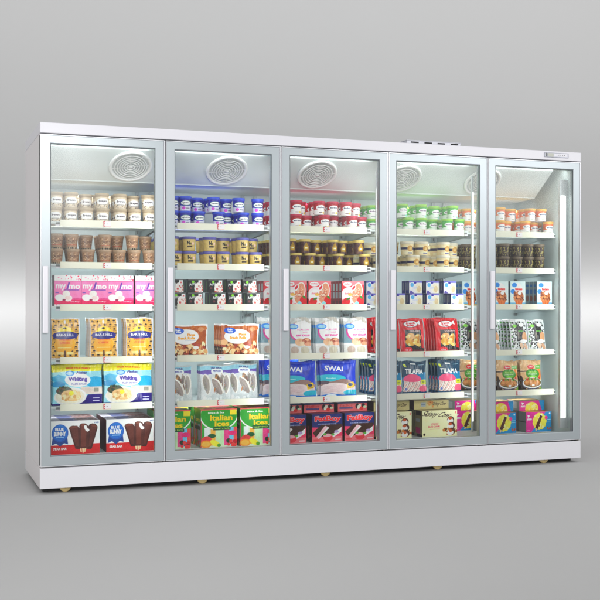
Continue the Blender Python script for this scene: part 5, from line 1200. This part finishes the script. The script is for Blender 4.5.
ID = dict(mochi=('pink mochi box', 'box'), ribbon=('blue-ribbon chocolate bar box', 'box'), black=('small black meal box', 'box'), ices=('green fruit ice box', 'box'),
          berry=('red strawberry bar box', 'box'), sandwich=('navy-topped pink sandwich box', 'box'), sandwich_flat=('flat pink sandwich box', 'box'), lavender=('small lavender dessert box', 'box'),
          mallow=('cream box picturing stacked candies', 'box'), mallow_flat=('flat cream candy box', 'box'), sundae=('pale blue sundae box', 'box'), pop=('magenta and blue ice pop box', 'box'), pop_flat=('flat magenta ice pop box', 'box'),
          cheese=('yellow cow-print cheese bag', 'bag'), whiting=('blue and yellow whiting bag', 'bag'), snack=('orange-brown snack roll bag', 'bag'), perch=('clear bag of grey fish', 'bag'),
          scallop=('white and teal seafood bag', 'bag'), swai=('bright blue swai bag', 'bag'), fries=('red frozen potato bag', 'bag'), tilapia=('teal tilapia bag', 'bag'), pattern=('white black-patterned bag', 'bag'), chicken=('kraft green-oval chicken bag', 'bag'))
cols_ = {}
for t in ITEMS: cols_.setdefault((t[0], t[2], t[4], t[9]), set()).add(t[6])
for kd, ty, d_, s_, zo, r, x, y, lean, gl in ITEMS:
    me = (BOX if ty == 'box' else BAG)[kd]
    n = sorted(cols_[(kd, d_, zo, gl)]).index(x)
    o = link(me.name.split('.')[0], me, None, (x, y, SURF[s_] + .001 + zo), (math.radians(lean + (random.uniform(-.5, .5) if lean else 0)), random.uniform(-.012, .012) if lean else 0, random.uniform(-.035, .035) if ty == 'bag' else random.uniform(-.008, .008)))
    two = kd in ('black', 'lavender'); lay = ('upper ' if zo else 'lower ') if two else ''
    dep = 'in front' if r == 0 else '%s back' % ORD[r]
    if gl: lab = '%s%s, %s glimpsed past right of %s door' % (lay, ID[kd][0], ORD[r], ORD[d_ - 1])
    else: lab = '%s%s, %s, %s from left, %s, %s door' % (lay, ID[kd][0], dep, ORD[n], SH[s_], ORD[d_])
    tag(o, lab, ID[kd][1], '%ss on the %s' % (ID[kd][0], SH[s_]))

# ------------------------------------------------------------------ floor and seamless backdrop
TH = math.radians(20.106); CX, CY, CZ = -.7024, -6.2387, 1.1124
fw = (math.sin(TH), math.cos(TH)); rt = (math.cos(TH), -math.sin(TH))
def cam2w(X, Z): return (CX + rt[0] * X + fw[0] * Z, CY + rt[1] * X + fw[1] * Z)
ZW = 9.5; RC = .9
pr = [(-4.0, FLOOR), (ZW - RC, FLOOR)]
cv = [(ZW - RC + RC * math.sin(a), FLOOR + RC - RC * math.cos(a)) for a in [PI / 2 * k / 24 for k in range(25)]] + [(ZW, 7.0)]
def sheet(name, prof, kind):
    b = MB(); vs = []; n = len(prof)
    for X in (-9, 9):
        for Zc, z in prof: x, y = cam2w(X, Zc); vs.append((x, y, z))
    b.add(vs, [(k, k + n, k + n + 1, k + 1) for k in range(n - 1)], M['back'], True)
    o = b.build(name); tag(o, kind='structure'); return o
sheet('floor', pr, 1); sheet('backdrop', cv, 1)

# ------------------------------------------------------------------ lamps
def area(name, loc, target, sx, sy, power, col=(1, 1, 1), spread=PI):
    l = bpy.data.lights.new(name, 'AREA'); l.shape = 'RECTANGLE'; l.size = sx; l.size_y = sy; l.energy = power; l.color = col; l.spread = spread
    o = bpy.data.objects.new(name, l); COL.objects.link(o); o.location = loc
    from mathutils import Vector
    o.rotation_euler = (Vector(target) - Vector(loc)).to_track_quat('-Z', 'Y').to_euler(); return o
# strip lamp close to the backdrop: the bright horizontal band
bx, by = cam2w(0, ZW - .50); tx, ty_ = cam2w(0, ZW)
area('backdrop_strip_lamp', (bx, by, 1.045), (tx, ty_, 1.045), 17, .05, P_STRIP, spread=math.radians(140))
bx, by = cam2w(0, ZW - 2.2); tx, ty_ = cam2w(0, ZW)
area('backdrop_top_lamp', (bx, by, 4.6), (tx, ty_, 3.4), 14, .6, P_TOP)
bx, by = cam2w(.6, -1.2)
area('key_softbox', (bx - .5, by, 3.25), (1.8, 0, .9), 4.5, 2.6, P_KEY)
area('left_softbox', (-5.5, -1.2, 1.9), (0, .4, 1.1), 2.6, 3.0, P_LEFT)
area('right_reflection_softbox', (4.55, -3.2, 2.5), (3.6, 0, 2.1), 2.5, 1.15, P_R)
area('upper_reflection_softbox', (.42, -3.0, 2.3), (.35, 0, 2.0), .75, 1.1, P_U)
area('front_low_fill_light', (-2.9, -5.6, .9), (2.2, 0, .5), 1.8, 1.6, P_LOW)  # added fill that brightens the lower shelves and deck goods
# light tubes of the freezer, then added fill lights inside it
for i in range(N_DOOR):
    l = area('freezer_tube_lamp', ((i + 1) * MOD - (.087 if i == 4 else .052), .12, 1.09), ((i + 1) * MOD - .36, .70, 1.09), .03, 1.5, P_TUBE, (.97, 1, .985))
    l.parent = fz
for i in range(N_DOOR):
    l = area('ceiling_fill_light', (i * MOD + .364, .115, 2.045), (i * MOD + .364, .36, 1.2), .6, .03, P_CAN, (.96, 1, .98)); l.parent = fz  # added fill just under the ceiling liner, brightens the upper interior
    for z in [SURF[s_] for s_ in range(5)] + [1.80]:
        l = area('shelf_fill_light', (i * MOD + .35, .44, z - .018), (i * MOD + .35, .70, z - .16), .5, .03, P_SHELF * (.6 if z > 1.7 else 1), (.96, 1, 1)); l.parent = fz  # added fill below each shelf to brighten the back wall, no real fixture

w = bpy.data.worlds.new('World'); sc.world = w; w.use_nodes = True
w.node_tree.nodes['Background'].inputs[0].default_value = (1, 1, 1, 1)
w.node_tree.nodes['Background'].inputs[1].default_value = P_WORLD

# ------------------------------------------------------------------ camera
cam = bpy.data.cameras.new('camera'); co = bpy.data.objects.new('camera', cam); COL.objects.link(co)
co.location = (CX, CY, CZ); co.rotation_euler = (PI / 2, 0, -TH)
cam.sensor_width = 36; cam.lens = 1068 / 600 * 36; cam.shift_y = 3.5 / 600; cam.clip_end = 100
sc.camera = co
sc.view_settings.view_transform = 'Standard'; sc.view_settings.look = 'None'; sc.view_settings.exposure = 0; sc.view_settings.gamma = 1
sc.cycles.max_bounces = 8; sc.cycles.transparent_max_bounces = 12; sc.cycles.use_denoising = True
